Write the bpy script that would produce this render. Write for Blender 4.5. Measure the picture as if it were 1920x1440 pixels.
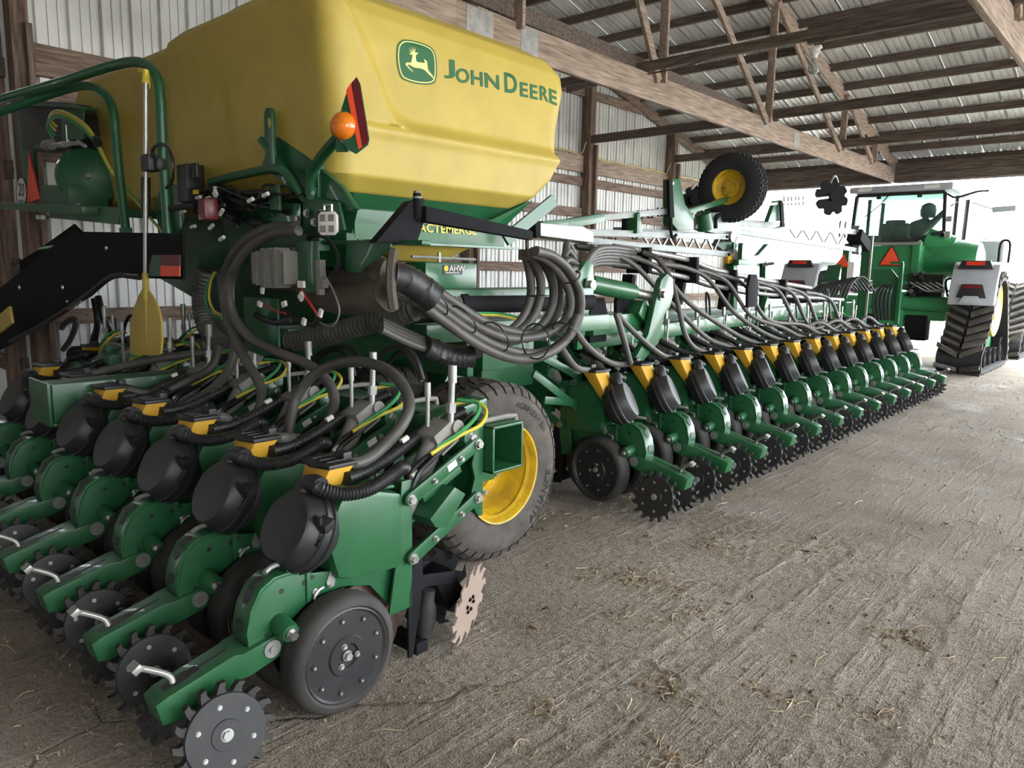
import bpy, bmesh, math, random
from mathutils import Vector, Matrix, Quaternion
random.seed(7)
PI = math.pi
V = Vector
for o in list(bpy.data.objects): bpy.data.objects.remove(o)
SC = bpy.context.scene
COL = SC.collection

# ---------------------------------------------------------------- camera
F_PX, W_PX, H_PX, EYE = 1400.0, 1920, 1440, V((0, 0, 1.55))
RX = V((0.744154, 0.667665, 0.016435)); RX.normalize()          # camera right
RD = V((0.112700, -0.102200, -0.988400)); RD = (RD - RX*RD.dot(RX)).normalized()  # camera down
RF = RX.cross(RD) ; RF.normalize()                               # camera forward
cam = bpy.data.cameras.new('camera'); cam_o = bpy.data.objects.new('camera', cam); COL.objects.link(cam_o)
cam.sensor_width = 36.0; cam.lens = F_PX/W_PX*36.0; cam.clip_start = 0.05; cam.clip_end = 300
m3 = Matrix((RX, -RD, -RF)).transposed()
cam_o.matrix_world = Matrix.Translation(EYE) @ m3.to_4x4()
SC.camera = cam_o

# ---------------------------------------------------------------- light and exposure
WORLD_STRENGTH, EXPOSURE = 5.0, 1.6
w = bpy.data.worlds.new('overcast'); SC.world = w; w.use_nodes = True
nt = w.node_tree; nt.nodes.clear()
bg = nt.nodes.new('ShaderNodeBackground'); ow = nt.nodes.new('ShaderNodeOutputWorld')
tc = nt.nodes.new('ShaderNodeTexCoord'); sp = nt.nodes.new('ShaderNodeSeparateXYZ'); cr = nt.nodes.new('ShaderNodeValToRGB')
cr.color_ramp.elements[0].position = 0.0; cr.color_ramp.elements[0].color = (0.86, 0.92, 0.98, 1)
cr.color_ramp.elements[1].position = 1.0; cr.color_ramp.elements[1].color = (0.95, 0.98, 1.0, 1)
nt.links.new(tc.outputs['Generated'], sp.inputs[0]); nt.links.new(sp.outputs['Z'], cr.inputs[0])
nt.links.new(cr.outputs[0], bg.inputs[0]); bg.inputs[1].default_value = WORLD_STRENGTH
nt.links.new(bg.outputs[0], ow.inputs[0])
SC.view_settings.view_transform = 'Standard'; SC.view_settings.look = 'None'
SC.view_settings.gamma = 1.0; SC.view_settings.use_curve_mapping = False
SC.view_settings.exposure = EXPOSURE
try:
    SC.cycles.use_denoising = True; SC.cycles.max_bounces = 8; SC.cycles.diffuse_bounces = 4
    SC.cycles.transparent_max_bounces = 12; SC.cycles.sample_clamp_indirect = 6.0
except Exception: pass

# ---------------------------------------------------------------- survey helper: sight line of an image point met with a real plane
def P(u, v, **k):
    d = RX*((u-W_PX/2)/F_PX) + RD*((v-H_PX/2)/F_PX) + RF
    a, val = next(iter(k.items())); i = 'xyz'.index(a)
    return EYE + d*((val-EYE[i])/d[i])

# ---------------------------------------------------------------- materials
MAT = {}
def mat(name, col, rough=0.5, metal=0.0, var=0.12, scale=6.0, bump=0.0, bscale=40.0, coat=0.0, dirt=None, dscale=3.0, damt=0.5, stretch=None, spec=0.5):
    m = bpy.data.materials.new(name); m.use_nodes = True
    n = m.node_tree; b = n.nodes['Principled BSDF']
    b.inputs['Roughness'].default_value = rough; b.inputs['Metallic'].default_value = metal
    b.inputs['Coat Weight'].default_value = coat; b.inputs['Specular IOR Level'].default_value = spec
    co = n.nodes.new('ShaderNodeTexCoord'); mp = n.nodes.new('ShaderNodeMapping')
    n.links.new(co.outputs['Object'], mp.inputs[0])
    if stretch: mp.inputs['Scale'].default_value = stretch
    no = n.nodes.new('ShaderNodeTexNoise'); no.inputs['Scale'].default_value = scale; no.inputs['Detail'].default_value = 5
    n.links.new(mp.outputs[0], no.inputs['Vector'])
    r = n.nodes.new('ShaderNodeValToRGB')
    c = V(col); lo = c*(1-var*1.6); hi = c*(1+var)
    r.color_ramp.elements[0].position = 0.3; r.color_ramp.elements[1].position = 0.7
    r.color_ramp.elements[0].color = (*lo, 1); r.color_ramp.elements[1].color = (*hi, 1)
    n.links.new(no.outputs['Fac'], r.inputs[0]); out = r.outputs[0]
    if dirt:
        n2 = n.nodes.new('ShaderNodeTexNoise'); n2.inputs['Scale'].default_value = dscale; n2.inputs['Detail'].default_value = 8; n2.inputs['Roughness'].default_value = 0.7
        n.links.new(co.outputs['Object'], n2.inputs['Vector'])
        r2 = n.nodes.new('ShaderNodeValToRGB'); r2.color_ramp.elements[0].position = 0.5-0.18*damt; r2.color_ramp.elements[1].position = 0.75
        n.links.new(n2.outputs['Fac'], r2.inputs[0])
        mu = n.nodes.new('ShaderNodeMath'); mu.operation = 'MULTIPLY'; mu.inputs[1].default_value = damt; n.links.new(r2.outputs[0], mu.inputs[0])
        mx = n.nodes.new('ShaderNodeMixRGB'); n.links.new(mu.outputs[0], mx.inputs[0]); n.links.new(out, mx.inputs[1]); mx.inputs[2].default_value = (*dirt, 1)
        out = mx.outputs[0]
    n.links.new(out, b.inputs['Base Color'])
    if bump:
        n3 = n.nodes.new('ShaderNodeTexNoise'); n3.inputs['Scale'].default_value = bscale; n3.inputs['Detail'].default_value = 4
        n.links.new(mp.outputs[0], n3.inputs['Vector'])
        bu = n.nodes.new('ShaderNodeBump'); bu.inputs['Strength'].default_value = bump; bu.inputs['Distance'].default_value = 0.01
        n.links.new(n3.outputs['Fac'], bu.inputs['Height']); n.links.new(bu.outputs[0], b.inputs['Normal'])
    MAT[name] = m; return m
DUST = (0.20, 0.17, 0.13)
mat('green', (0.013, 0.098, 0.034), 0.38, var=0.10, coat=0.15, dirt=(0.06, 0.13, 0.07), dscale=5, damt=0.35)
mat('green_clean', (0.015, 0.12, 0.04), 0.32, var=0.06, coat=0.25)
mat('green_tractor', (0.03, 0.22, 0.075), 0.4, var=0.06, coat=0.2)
mat('yellow_poly', (0.49, 0.365, 0.065), 0.5, var=0.05, bump=0.04, bscale=200)
mat('yellow_paint', (0.72, 0.46, 0.012), 0.42, var=0.06, dirt=(0.16, 0.09, 0.03), dscale=7, damt=0.85)
mat('yellow_small', (0.62, 0.34, 0.025), 0.5, var=0.08)
mat('black_plastic', (0.016, 0.016, 0.018), 0.46, var=0.15, dirt=(0.045, 0.042, 0.038), dscale=7, damt=0.5)
mat('black_steel', (0.012, 0.012, 0.014), 0.75, spec=0.12, var=0.1, bump=0.1, bscale=120)
mat('rubber', (0.022, 0.021, 0.021), 0.75, var=0.15, dirt=(0.07, 0.06, 0.05), dscale=6, damt=0.6)
mat('tyre', (0.05, 0.045, 0.04), 0.85, var=0.2, scale=9, dirt=(0.17, 0.14, 0.11), dscale=5, damt=0.6, bump=0.2, bscale=90)
mat('tyre_dark', (0.014, 0.014, 0.015), 0.8, var=0.2, scale=12)
mat('hose', (0.072, 0.066, 0.060), 0.5, var=0.15, scale=14, dirt=(0.13, 0.115, 0.10), dscale=8, damt=0.5)
mat('hose_black', (0.016, 0.016, 0.017), 0.42, var=0.1)
mat('duct', (0.10, 0.095, 0.09), 0.4, var=0.15, dirt=(0.22, 0.205, 0.185), dscale=9, damt=0.5)
mat('steel', (0.46, 0.45, 0.43), 0.36, 1.0, var=0.12, scale=18)
mat('zinc', (0.40, 0.395, 0.38), 0.48, 0.7, var=0.15, scale=14)
mat('cast', (0.24, 0.23, 0.21), 0.65, 0.15, var=0.15, dirt=DUST, dscale=8, damt=0.4)
mat('disc_steel', (0.16, 0.105, 0.085), 0.55, 0.5, var=0.2)
mat('cleaner_paint', (0.33, 0.25, 0.205), 0.55, 0.1, var=0.08)
mat('alu', (0.50, 0.49, 0.46), 0.42, 0.8, var=0.08, stretch=(60, 60, 2))
mat('white', (0.80, 0.78, 0.72), 0.55, var=0.05)
mat('label_black', (0.02, 0.02, 0.02), 0.5, var=0.02)
mat('logo_green', (0.012, 0.11, 0.03), 0.45, var=0.03)
mat('logo_yellow', (0.85, 0.72, 0.25), 0.5, var=0.02)
mat('text_yellow', (0.80, 0.62, 0.05), 0.5, var=0.02)
mat('red', (0.70, 0.035, 0.02), 0.35, var=0.05)
mat('red_orange', (0.95, 0.09, 0.03), 0.4, var=0.03)
mat('red_dark', (0.15, 0.010, 0.016), 0.3, var=0.05)
mat('amber', (0.95, 0.24, 0.01), 0.15, var=0.15, scale=30, coat=0.8)
mat('air_yellow', (0.60, 0.50, 0.06), 0.4, var=0.05)
mat('air_green', (0.05, 0.28, 0.09), 0.4, var=0.05)
mat('wire_red', (0.5, 0.03, 0.03), 0.4, var=0.05)
mat('canvas', (0.11, 0.092, 0.072), 0.9, var=0.2, scale=5, bump=0.4, bscale=60)
mat('wood', (0.235, 0.165, 0.125), 0.85, var=0.38, scale=5, stretch=(9, 0.7, 9), bump=0.35, bscale=14)
mat('wood_x', (0.15, 0.115, 0.095), 0.85, var=0.38, scale=5, stretch=(0.7, 9, 9), bump=0.35, bscale=14)
mat('wood_v', (0.20, 0.135, 0.10), 0.85, var=0.38, scale=5, stretch=(9, 9, 0.7), bump=0.35, bscale=14)
mat('wood_pale', (0.36, 0.275, 0.215), 0.85, var=0.3, scale=5, stretch=(9, 0.7, 9), bump=0.35, bscale=14)
mat('siding', (0.76, 0.76, 0.73), 0.5, 0.15, var=0.10, scale=1.5, dirt=(0.34, 0.31, 0.27), dscale=2.0, damt=0.35)
mat('roofing', (0.82, 0.835, 0.82), 0.42, 0.1, var=0.12, scale=1.2, dirt=(0.34, 0.33, 0.31), dscale=1.5, damt=0.4)
mat('galv', (0.25, 0.27, 0.26), 0.5, 0.3, var=0.1)
mat('fender', (0.42, 0.43, 0.46), 0.45, var=0.05)
mat('dark_glass', (0.02, 0.02, 0.022), 0.2, var=0.02)
mat('cloth', (0.10, 0.10, 0.095), 0.9, var=0.2)
mat('skin', (0.55, 0.34, 0.25), 0.6, var=0.05)
mat('straw', (0.42, 0.33, 0.21), 0.8, var=0.35, scale=3)
mat('leaf', (0.22, 0.15, 0.09), 0.85, var=0.3, scale=8)
mat('soil', (0.15, 0.115, 0.085), 0.95, var=0.3, scale=8)
mat('cable_yellow', (0.55, 0.45, 0.22), 0.5, var=0.1)
mat('grass', (0.10, 0.16, 0.05), 0.9, var=0.3)
mat('siding_old', (0.40, 0.385, 0.36), 0.7, 0.1, var=0.15, scale=1.5)
mat('gravel', (0.62, 0.58, 0.52), 0.95, var=0.25, scale=3, bump=0.5, bscale=50)
def glass(name, tint, alpha):
    m = bpy.data.materials.new(name); m.use_nodes = True; n = m.node_tree
    b = n.nodes['Principled BSDF']; out = n.nodes['Material Output']
    tr = n.nodes.new('ShaderNodeBsdfTransparent'); tr.inputs[0].default_value = (*tint, 1)
    gl = n.nodes.new('ShaderNodeBsdfGlossy'); gl.inputs['Roughness'].default_value = 0.05
    fr = n.nodes.new('ShaderNodeFresnel'); fr.inputs[0].default_value = 1.45
    m1 = n.nodes.new('ShaderNodeMixShader'); n.links.new(fr.outputs[0], m1.inputs[0]); n.links.new(tr.outputs[0], m1.inputs[1]); n.links.new(gl.outputs[0], m1.inputs[2])
    no = n.nodes.new('ShaderNodeTexNoise'); no.inputs['Scale'].default_value = 3
    df = n.nodes.new('ShaderNodeBsdfDiffuse'); df.inputs[0].default_value = (0.5, 0.52, 0.5, 1)
    mu = n.nodes.new('ShaderNodeMath'); mu.operation = 'MULTIPLY'; mu.inputs[1].default_value = alpha; n.links.new(no.outputs['Fac'], mu.inputs[0])
    m2 = n.nodes.new('ShaderNodeMixShader'); n.links.new(mu.outputs[0], m2.inputs[0]); n.links.new(m1.outputs[0], m2.inputs[1]); n.links.new(df.outputs[0], m2.inputs[2])
    n.links.new(m2.outputs[0], out.inputs['Surface']); n.nodes.remove(b); MAT[name] = m
glass('cab_glass', (0.62, 0.86, 0.78), 0.12)
glass('clear_glass', (0.93, 0.93, 0.9), 0.8)
def floor_material():
    m = bpy.data.materials.new('floor'); m.use_nodes = True; n = m.node_tree; b = n.nodes['Principled BSDF']; b.inputs['Roughness'].default_value = 0.8
    N = lambda t: n.nodes.new('ShaderNode'+t); L = n.links.new
    co = N('TexCoord'); 
    def noise(scale, detail=6, st=None, rough=0.6):
        mp = N('Mapping'); L(co.outputs['Object'], mp.inputs[0])
        if st: mp.inputs['Scale'].default_value = st
        q = N('TexNoise'); q.inputs['Scale'].default_value = scale; q.inputs['Detail'].default_value = detail; q.inputs['Roughness'].default_value = rough
        L(mp.outputs[0], q.inputs['Vector']); return q.outputs['Fac']
    def ramp(f, p0, c0, p1, c1):
        r = N('ValToRGB'); r.color_ramp.elements[0].position = p0; r.color_ramp.elements[1].position = p1
        r.color_ramp.elements[0].color = (*c0, 1); r.color_ramp.elements[1].color = (*c1, 1); L(f, r.inputs[0]); return r.outputs[0]
    def mix(f, a, c, k=1.0, mode='MIX'):
        x = N('MixRGB'); x.blend_type = mode
        if k != 1.0:
            q = N('Math'); q.operation = 'MULTIPLY'; q.inputs[1].default_value = k; L(f, q.inputs[0]); f = q.outputs[0]
        L(f, x.inputs[0]); L(a, x.inputs[1])
        if isinstance(c, tuple): x.inputs[2].default_value = (*c, 1)
        else: L(c, x.inputs[2])
        return x.outputs[0]
    base = ramp(noise(0.9, 8), 0.35, (0.46, 0.375, 0.285), 0.66, (0.74, 0.635, 0.51))
    chaff = ramp(noise(70, 3, None, 0.7), 0.45, (0, 0, 0), 0.62, (1, 1, 1))
    c = mix(chaff, base, (0.80, 0.71, 0.59), 0.6)
    speck = ramp(noise(38, 5, (1.0, 1.7, 1), 0.75), 0.36, (1, 1, 1), 0.47, (0, 0, 0))
    c = mix(speck, c, (0.17, 0.135, 0.10), 0.75)
    grit = ramp(noise(150, 2, None, 0.8), 0.40, (0.55, 0.55, 0.55), 0.62, (1.15, 1.15, 1.15)); gm = N('MixRGB'); gm.blend_type = 'MULTIPLY'; gm.inputs[0].default_value = 0.8; L(c, gm.inputs[1]); L(grit, gm.inputs[2]); c = gm.outputs[0]
    streak = ramp(noise(7.0, 6, (2.6, 0.30, 1)), 0.52, (0, 0, 0), 0.72, (1, 1, 1))
    c = mix(streak, c, (0.62, 0.54, 0.44), 0.35)
    patch = ramp(noise(0.55, 5), 0.48, (0, 0, 0), 0.64, (1, 1, 1))
    c = mix(patch, c, (0.26, 0.19, 0.135), 0.6)
    vo = N('TexVoronoi'); vo.feature = 'DISTANCE_TO_EDGE'; vo.inputs['Scale'].default_value = 0.55
    mpv = N('Mapping'); L(co.outputs['Object'], mpv.inputs[0]); nz = N('TexNoise'); nz.inputs['Scale'].default_value = 2.5; L(co.outputs['Object'], nz.inputs['Vector'])
    va = N('VectorMath'); va.operation = 'ADD'; vs = N('VectorMath'); vs.operation = 'SCALE'; vs.inputs['Scale'].default_value = 0.45
    L(nz.outputs['Color'], vs.inputs[0]); L(mpv.outputs[0], va.inputs[0]); L(vs.outputs[0], va.inputs[1]); L(va.outputs[0], vo.inputs['Vector'])
    crack = ramp(vo.outputs['Distance'], 0.0, (1, 1, 1), 0.007, (0, 0, 0))
    cm = ramp(noise(0.45, 3), 0.52, (0, 0, 0), 0.58, (1, 1, 1)); ck = N('MixRGB'); ck.blend_type = 'MULTIPLY'; ck.inputs[0].default_value = 1; L(crack, ck.inputs[1]); L(cm, ck.inputs[2]); crack = ck.outputs[0]
    c = mix(crack, c, (0.10, 0.08, 0.06), 0.6)
    L(c, b.inputs['Base Color'])
    h1 = noise(26, 6, None, 0.7); h2 = noise(120, 3)
    ad = N('Math'); ad.operation = 'ADD'; L(h1, ad.inputs[0]); L(h2, ad.inputs[1])
    ad2 = N('Math'); ad2.operation = 'SUBTRACT'; L(ad.outputs[0], ad2.inputs[0]); L(crack, ad2.inputs[1])
    ad3 = N('Math'); ad3.operation = 'ADD'; L(ad2.outputs[0], ad3.inputs[0]); L(streak, ad3.inputs[1])
    bu = N('Bump'); bu.inputs['Strength'].default_value = 1.0; bu.inputs['Distance'].default_value = 0.05; L(ad3.outputs[0], bu.inputs['Height']); L(bu.outputs[0], b.inputs['Normal'])
    wet = ramp(noise(0.8, 4), 0.56, (0.85, 0.85, 0.85), 0.66, (0.5, 0.5, 0.5)); L(wet, b.inputs['Roughness'])
    MAT['floor'] = m
floor_material()

# ---------------------------------------------------------------- mesh building
G = [Matrix.Identity(4)]
def axes(d):
    d = V(d).normalized(); u = V((0, 0, 1)) if abs(d.z) < 0.9 else V((0, 1, 0))
    a = d.cross(u).normalized(); return a, a.cross(d).normalized(), d
def smooth_path(pts, sub=6, closed=False):
    p = [V(q) for q in pts]
    if len(p) < 3: return p
    out = []; n = len(p)
    for i in range(n-1):
        p0 = p[i-1] if i > 0 else p[0]*2-p[1]; p1 = p[i]; p2 = p[i+1]; p3 = p[i+2] if i+2 < n else p[-1]*2-p[-2]
        for k in range(sub):
            t = k/sub
            out.append(0.5*((2*p1)+(p2-p0)*t+(2*p0-5*p1+4*p2-p3)*t*t+(3*p1-p0-3*p2+p3)*t**3))
    out.append(p[-1]); return out
def resample(p, step):
    out = [p[0].copy()]; acc = 0.0
    for a, b in zip(p, p[1:]):
        L = (b-a).length
        if L < 1e-9: continue
        t = step-acc
        while t <= L: out.append(a+(b-a)*(t/L)); t += step
        acc = (acc+L) % step
    return out
class MB:
    def __init__(s): s.v = []; s.f = []; s.m = []; s.sm = []
    def add(s, vs, fs, m=0, smooth=False):
        k = len(s.v); s.v += [V(q) for q in vs]
        for f in fs: s.f.append([i+k for i in f]); s.m.append(m); s.sm.append(smooth)
        return s
    def box(s, c, d, rot=None, m=0, taper=None):
        hx, hy, hz = d[0]/2, d[1]/2, d[2]/2; tx, ty = taper or (1, 1)
        vs = [V((x*hx*(tx if z > 0 else 1), y*hy*(ty if z > 0 else 1), z*hz)) for z in (-1, 1) for y in (-1, 1) for x in (-1, 1)]
        if rot is not None:
            R = rot if isinstance(rot, Matrix) else Matrix.Rotation(rot[2], 3, 'Z') @ Matrix.Rotation(rot[1], 3, 'Y') @ Matrix.Rotation(rot[0], 3, 'X')
            vs = [R @ q for q in vs]
        c = V(c); return s.add([q+c for q in vs], [(0, 2, 3, 1), (4, 5, 7, 6), (0, 1, 5, 4), (2, 6, 7, 3), (0, 4, 6, 2), (1, 3, 7, 5)], m)
    def beam(s, a, b, wd, h, up=(0, 0, 1), m=0):        # rectangular bar from a to b
        a, b = V(a), V(b); d = (b-a).normalized(); sx = d.cross(V(up))
        sx = sx.normalized() if sx.length > 1e-6 else d.cross(V((0, 1, 0))).normalized(); uz = sx.cross(d).normalized()
        vs = [p+sx*(i*wd/2)+uz*(j*h/2) for p in (a, b) for i, j in ((-1, -1), (1, -1), (1, 1), (-1, 1))]
        return s.add(vs, [(3, 2, 1, 0), (4, 5, 6, 7), (0, 1, 5, 4), (1, 2, 6, 5), (2, 3, 7, 6), (3, 0, 4, 7)], m)
    def prism(s, poly, o, ex, ey, ez, t, m=0, smooth=False):   # poly in (ex,ey), thickness t centred along ez
        o, ex, ey, ez = V(o), V(ex), V(ey), V(ez); n = len(poly)
        vs = [o+ex*a+ey*b-ez*(t/2) for a, b in poly]+[o+ex*a+ey*b+ez*(t/2) for a, b in poly]
        s.add(vs, [tuple(range(n))[::-1], tuple(range(n, 2*n))], m)
        k = len(s.v)-2*n
        for i in range(n):
            j = (i+1) % n; s.f.append([k+i, k+j, k+n+j, k+n+i]); s.m.append(m); s.sm.append(smooth)
        return s
    def plate(s, poly, x, t, m=0): return s.prism(poly, (x, 0, 0), (0, 1, 0), (0, 0, 1), (1, 0, 0), t, m)   # (y,z) outline
    def lathe(s, prof, c, axis, n=24, m=0, smooth=True, u=None, sq=(1, 1), cap=True):
        a, b, d = axes(axis)
        if u is not None: a = V(u).normalized(); b = d.cross(a).normalized()
        c = V(c); k = len(s.v); L = len(prof)
        for t, r in prof:
            for i in range(n):
                w = 2*PI*i/n; s.v.append(c+d*t+(a*math.cos(w)*sq[0]+b*math.sin(w)*sq[1])*r)
        for j in range(L-1):
            for i in range(n):
                q = (i+1) % n; s.f.append([k+j*n+i, k+j*n+q, k+(j+1)*n+q, k+(j+1)*n+i]); s.m.append(m); s.sm.append(smooth)
        if cap and prof[0][1] > 1e-4: s.f.append([k+i for i in range(n)][::-1]); s.m.append(m); s.sm.append(False)
        if cap and prof[-1][1] > 1e-4: s.f.append([k+(L-1)*n+i for i in range(n)]); s.m.append(m); s.sm.append(False)
        return s
    def cyl(s, a, b, r, r2=None, n=14, m=0):
        a, b = V(a), V(b); return s.lathe([(0, r), ((b-a).length, r if r2 is None else r2)], a, b-a, n, m)
    def hexbolt(s, c, d, r, h, m=0):
        c = V(c); d = V(d).normalized(); s.lathe([(0, r*1.35), (h*0.25, r*1.35)], c, d, 14, m, False)
        return s.lathe([(h*0.25, r), (h, r)], c, d, 6, m, False)
    def ball(s, c, r, n=14, m=0, sc=(1, 1, 1), axis=(0, 0, 1)):
        k = n//2; pr = [(-r*math.cos(PI*i/k)*sc[2], max(r*math.sin(PI*i/k)*sc[0], 1e-5)) for i in range(k+1)]
        return s.lathe(pr, c, axis, n, m)
    def tube(s, pts, r, n=8, m=0, sub=6, corr=None, cap=True, rr=None, jit=0.0):
        p = smooth_path(pts, sub) if sub > 1 else [V(q) for q in pts]
        if corr: p = resample(p, corr[0]/2)
        if len(p) < 2: return s
        k = len(s.v); L = len(p); ref = None
        for i in range(L):
            d = (p[min(i+1, L-1)]-p[max(i-1, 0)])
            d = d.normalized() if d.length > 1e-9 else V((0, 0, 1))
            if ref is None: ref = axes(d)[0]
            ref = (ref-d*ref.dot(d)); ref = ref.normalized() if ref.length > 1e-6 else axes(d)[0]
            b = d.cross(ref); q = r
            if rr: q = r*(rr[0]+(rr[1]-rr[0])*i/(L-1))
            if corr: q = r*(1-corr[1]*(i % 2))
            for j in range(n):
                w = 2*PI*j/n; s.v.append(p[i]+(ref*math.cos(w)+b*math.sin(w))*(q*(1+random.uniform(-jit, jit)) if jit else q))
        for i in range(L-1):
            for j in range(n):
                q = (j+1) % n; s.f.append([k+i*n+j, k+i*n+q, k+(i+1)*n+q, k+(i+1)*n+j]); s.m.append(m); s.sm.append(True)
        if cap:
            s.f.append([k+j for j in range(n)][::-1]); s.f.append([k+(L-1)*n+j for j in range(n)]); s.m += [m, m]; s.sm += [False, False]
        return s
    def mesh(s, name, mats, bevel=0, angle=38):
        me = bpy.data.meshes.new(name); g = G[0]
        me.from_pydata([g @ q for q in s.v], [], s.f)
        for mm in (mats if isinstance(mats, (list, tuple)) else [mats]): me.materials.append(MAT[mm])
        me.polygons.foreach_set('material_index', s.m); me.polygons.foreach_set('use_smooth', s.sm)
        bm = bmesh.new(); bm.from_mesh(me)
        bmesh.ops.recalc_face_normals(bm, faces=bm.faces)
        if bevel:
            ed = [e for e in bm.edges if len(e.link_faces) == 2 and e.calc_face_angle(0) > math.radians(angle)]
            bmesh.ops.bevel(bm, geom=ed, offset=bevel, segments=2, affect='EDGES', profile=0.6, clamp_overlap=True)
            for f in bm.faces: f.smooth = True
        bm.to_mesh(me); bm.free()
        if any(s.sm) or bevel: me.set_sharp_from_angle(angle=math.radians(40))
        me.update(); return me
    def build(s, name, mats, parent=None, bevel=0, label=None):
        o = bpy.data.objects.new(name, s.mesh(name, mats, bevel)); COL.objects.link(o)
        if parent is not None: o.parent = parent
        if label: o['label'] = label
        return o
def thing(name, label, cat, loc=(0, 0, 0), rotz=0, group=None, kind=None):
    o = bpy.data.objects.new(name, None); COL.objects.link(o); o.empty_display_size = 0.1
    o.location = loc; o.rotation_euler = (0, 0, rotz); return tag(o, label, cat, group, kind)
def tag(o, label=None, cat=None, group=None, kind=None):
    if label: o['label'] = label
    if cat: o['category'] = cat
    if group: o['group'] = group
    if kind: o['kind'] = kind
    return o
def stuff(o): o['kind'] = 'stuff'; return o
def copy_tree(o, parent=None, top=True):
    c = o.copy(); COL.objects.link(c)
    if parent is not None: c.parent = parent
    for ch in [q for q in o.children]: copy_tree(ch, c, False)
    return c
def share(parent, name, me, loc=(0, 0, 0), rot=(0, 0, 0), scale=(1, 1, 1)):
    o = bpy.data.objects.new(name, me); COL.objects.link(o); o.location = loc; o.rotation_euler = rot; o.scale = scale
    if parent is not None: o.parent = parent
    return o
def text_geo(txt, size, font=None, shear=0.0, bold=0.0, sx=1.0):
    cu = bpy.data.curves.new('t', 'FONT'); cu.body = txt; cu.size = size; cu.shear = shear; cu.offset = bold*size; cu.resolution_u = 3
    o = bpy.data.objects.new('t', cu); COL.objects.link(o); dg = bpy.context.evaluated_depsgraph_get(); dg.update()
    me = bpy.data.meshes.new_from_object(o.evaluated_get(dg)); vs = [V((q.co.x*sx, q.co.y, 0)) for q in me.vertices]; fs = [tuple(p.vertices) for p in me.polygons]
    bpy.data.objects.remove(o); bpy.data.meshes.remove(me); return vs, fs
def text_part(name, txt, size, origin, ex, ey, m, parent, sx=1.0, bold=0.0, shear=0.0, lift=None, thick=0.002):
    vs, fs = text_geo(txt, size, shear=shear, bold=bold, sx=sx); ex, ey, origin = V(ex), V(ey), V(origin)
    b = MB(); pts = [origin+ex*q.x+ey*q.y for q in vs]
    if lift: pts = [lift(q) for q in pts]
    b.add(pts, fs); o = b.build(name, m, parent); return o
# ================================================================ the shed
XW, YE, YJ = -7.81, 15.95, 2.10          # gable wall, eave with the big door, jog corner
YR = 5.45; XR = 11.0                      # ridge, far gable
def zroof(y): return (3.76+0.238*(YE-y)) if y >= YR else (3.76+0.238*(YE-YR)-0.238*(YR-y))
YB = -4.8
# floor
from mathutils import noise as NZ
mb = MB(); mb.box((0, 3, -0.06), (26, 30.0, 0.12))
def floor_patch(x0, x1, y0, y1, st, top):
    nx, ny = int((x1-x0)/st), int((y1-y0)/st); vs = []
    for j in range(ny+1):
        for i in range(nx+1):
            x, y = x0+(x1-x0)*i/nx, y0+(y1-y0)*j/ny
            e = min(i, nx-i, j, ny-j)/12.0; e = min(e, 1)
            h = .5+.5*NZ.fractal(V((x*1.6, y*1.1, 3.0)), 1.0, 2.0, 3)
            r = NZ.noise(V((x*21+y*7, y*34-x*5, 0.0)))+.6*NZ.noise(V((x*47, y*55, 5.0)))
            m_ = min(max(.55+NZ.noise(V((x*.8, y*.6, 9.0))), .15), 1.2)
            rut = 0
            for (cx_, sl, wd) in ((.15, -.03, .16), (-.55, -.05, .13), (-1.35, .0, .12)):
                d = abs(x-cx_-sl*y)/wd
                if d < 1.3: rut += (.0045*math.exp(-((d-1)/.18)**2)-.0022*(d < .9))*(.6+.4*math.sin(y*26+(x-cx_)*30))
            vs.append(V((x, y, -.002*(1-e)+e*(.001+.006*h+.0042*r*m_+rut+.004))))
    mb.add(vs, [(j*(nx+1)+i, j*(nx+1)+i+1, (j+1)*(nx+1)+i+1, (j+1)*(nx+1)+i) for j in range(ny) for i in range(nx)], 0, True)
floor_patch(-2.9, 2.2, .75, 4.6, .0135, 0)
fl = mb.build('floor', 'floor'); tag(fl, kind='structure')
mb = MB(); mb.add([(-60, 17.9, -0.03), (60, 17.9, -0.03), (60, 120, -0.03), (-60, 120, -0.03)], [(0, 1, 2, 3)]); g_ = mb.build('ground', 'gravel'); tag(g_, kind='structure')
mb = MB(); mb.box((36.2, 3, -0.08), (46, 30, 0.1)); g_ = mb.build('ground', 'gravel'); tag(g_, kind='structure')
PITCH = 0.275
def rib_profile(n):                       # (along, out) across n pitches
    p = []
    for k in range(n):
        o = k*PITCH
        p += [(o, 0.0), (o+0.070, 0), (o+0.074, 0.014), (o+0.090, 0.014), (o+0.094, 0), (o+0.155, 0), (o+0.159, 0.014), (o+0.175, 0.014), (o+0.179, 0), (o+0.228, 0), (o+0.236, 0.045), (o+0.264, 0.045), (o+0.272, 0)]
    return p+[(n*PITCH+.004, 0.0)]
def wall_panel(parent, x, y0, n, ztop, nx=1, m='siding', along='y'):
    b = MB(); pr = rib_profile(n); vs = []
    for a, h in pr:
        if along == 'y': vs += [V((x-nx*h, y0+a, 0.0)), V((x-nx*h, y0+a, ztop(y0+a)))]
        else: vs += [V((y0+a, x-nx*h, 0.0)), V((y0+a, x-nx*h, ztop(y0+a)))]
    b.add(vs, [(2*i, 2*i+2, 2*i+3, 2*i+1) for i in range(len(pr)-1)]); return b.build('wall_panel', m, parent)
wl = thing('wall_left', None, None, kind='structure')
y = YJ
while y < YE-0.1:
    n = 3 if YE-y > 0.9 else max(1, int((YE-y)/PITCH)); wall_panel(wl, XW, y, n, lambda q: zroof(min(q, YE))+0.02); y += n*PITCH
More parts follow.
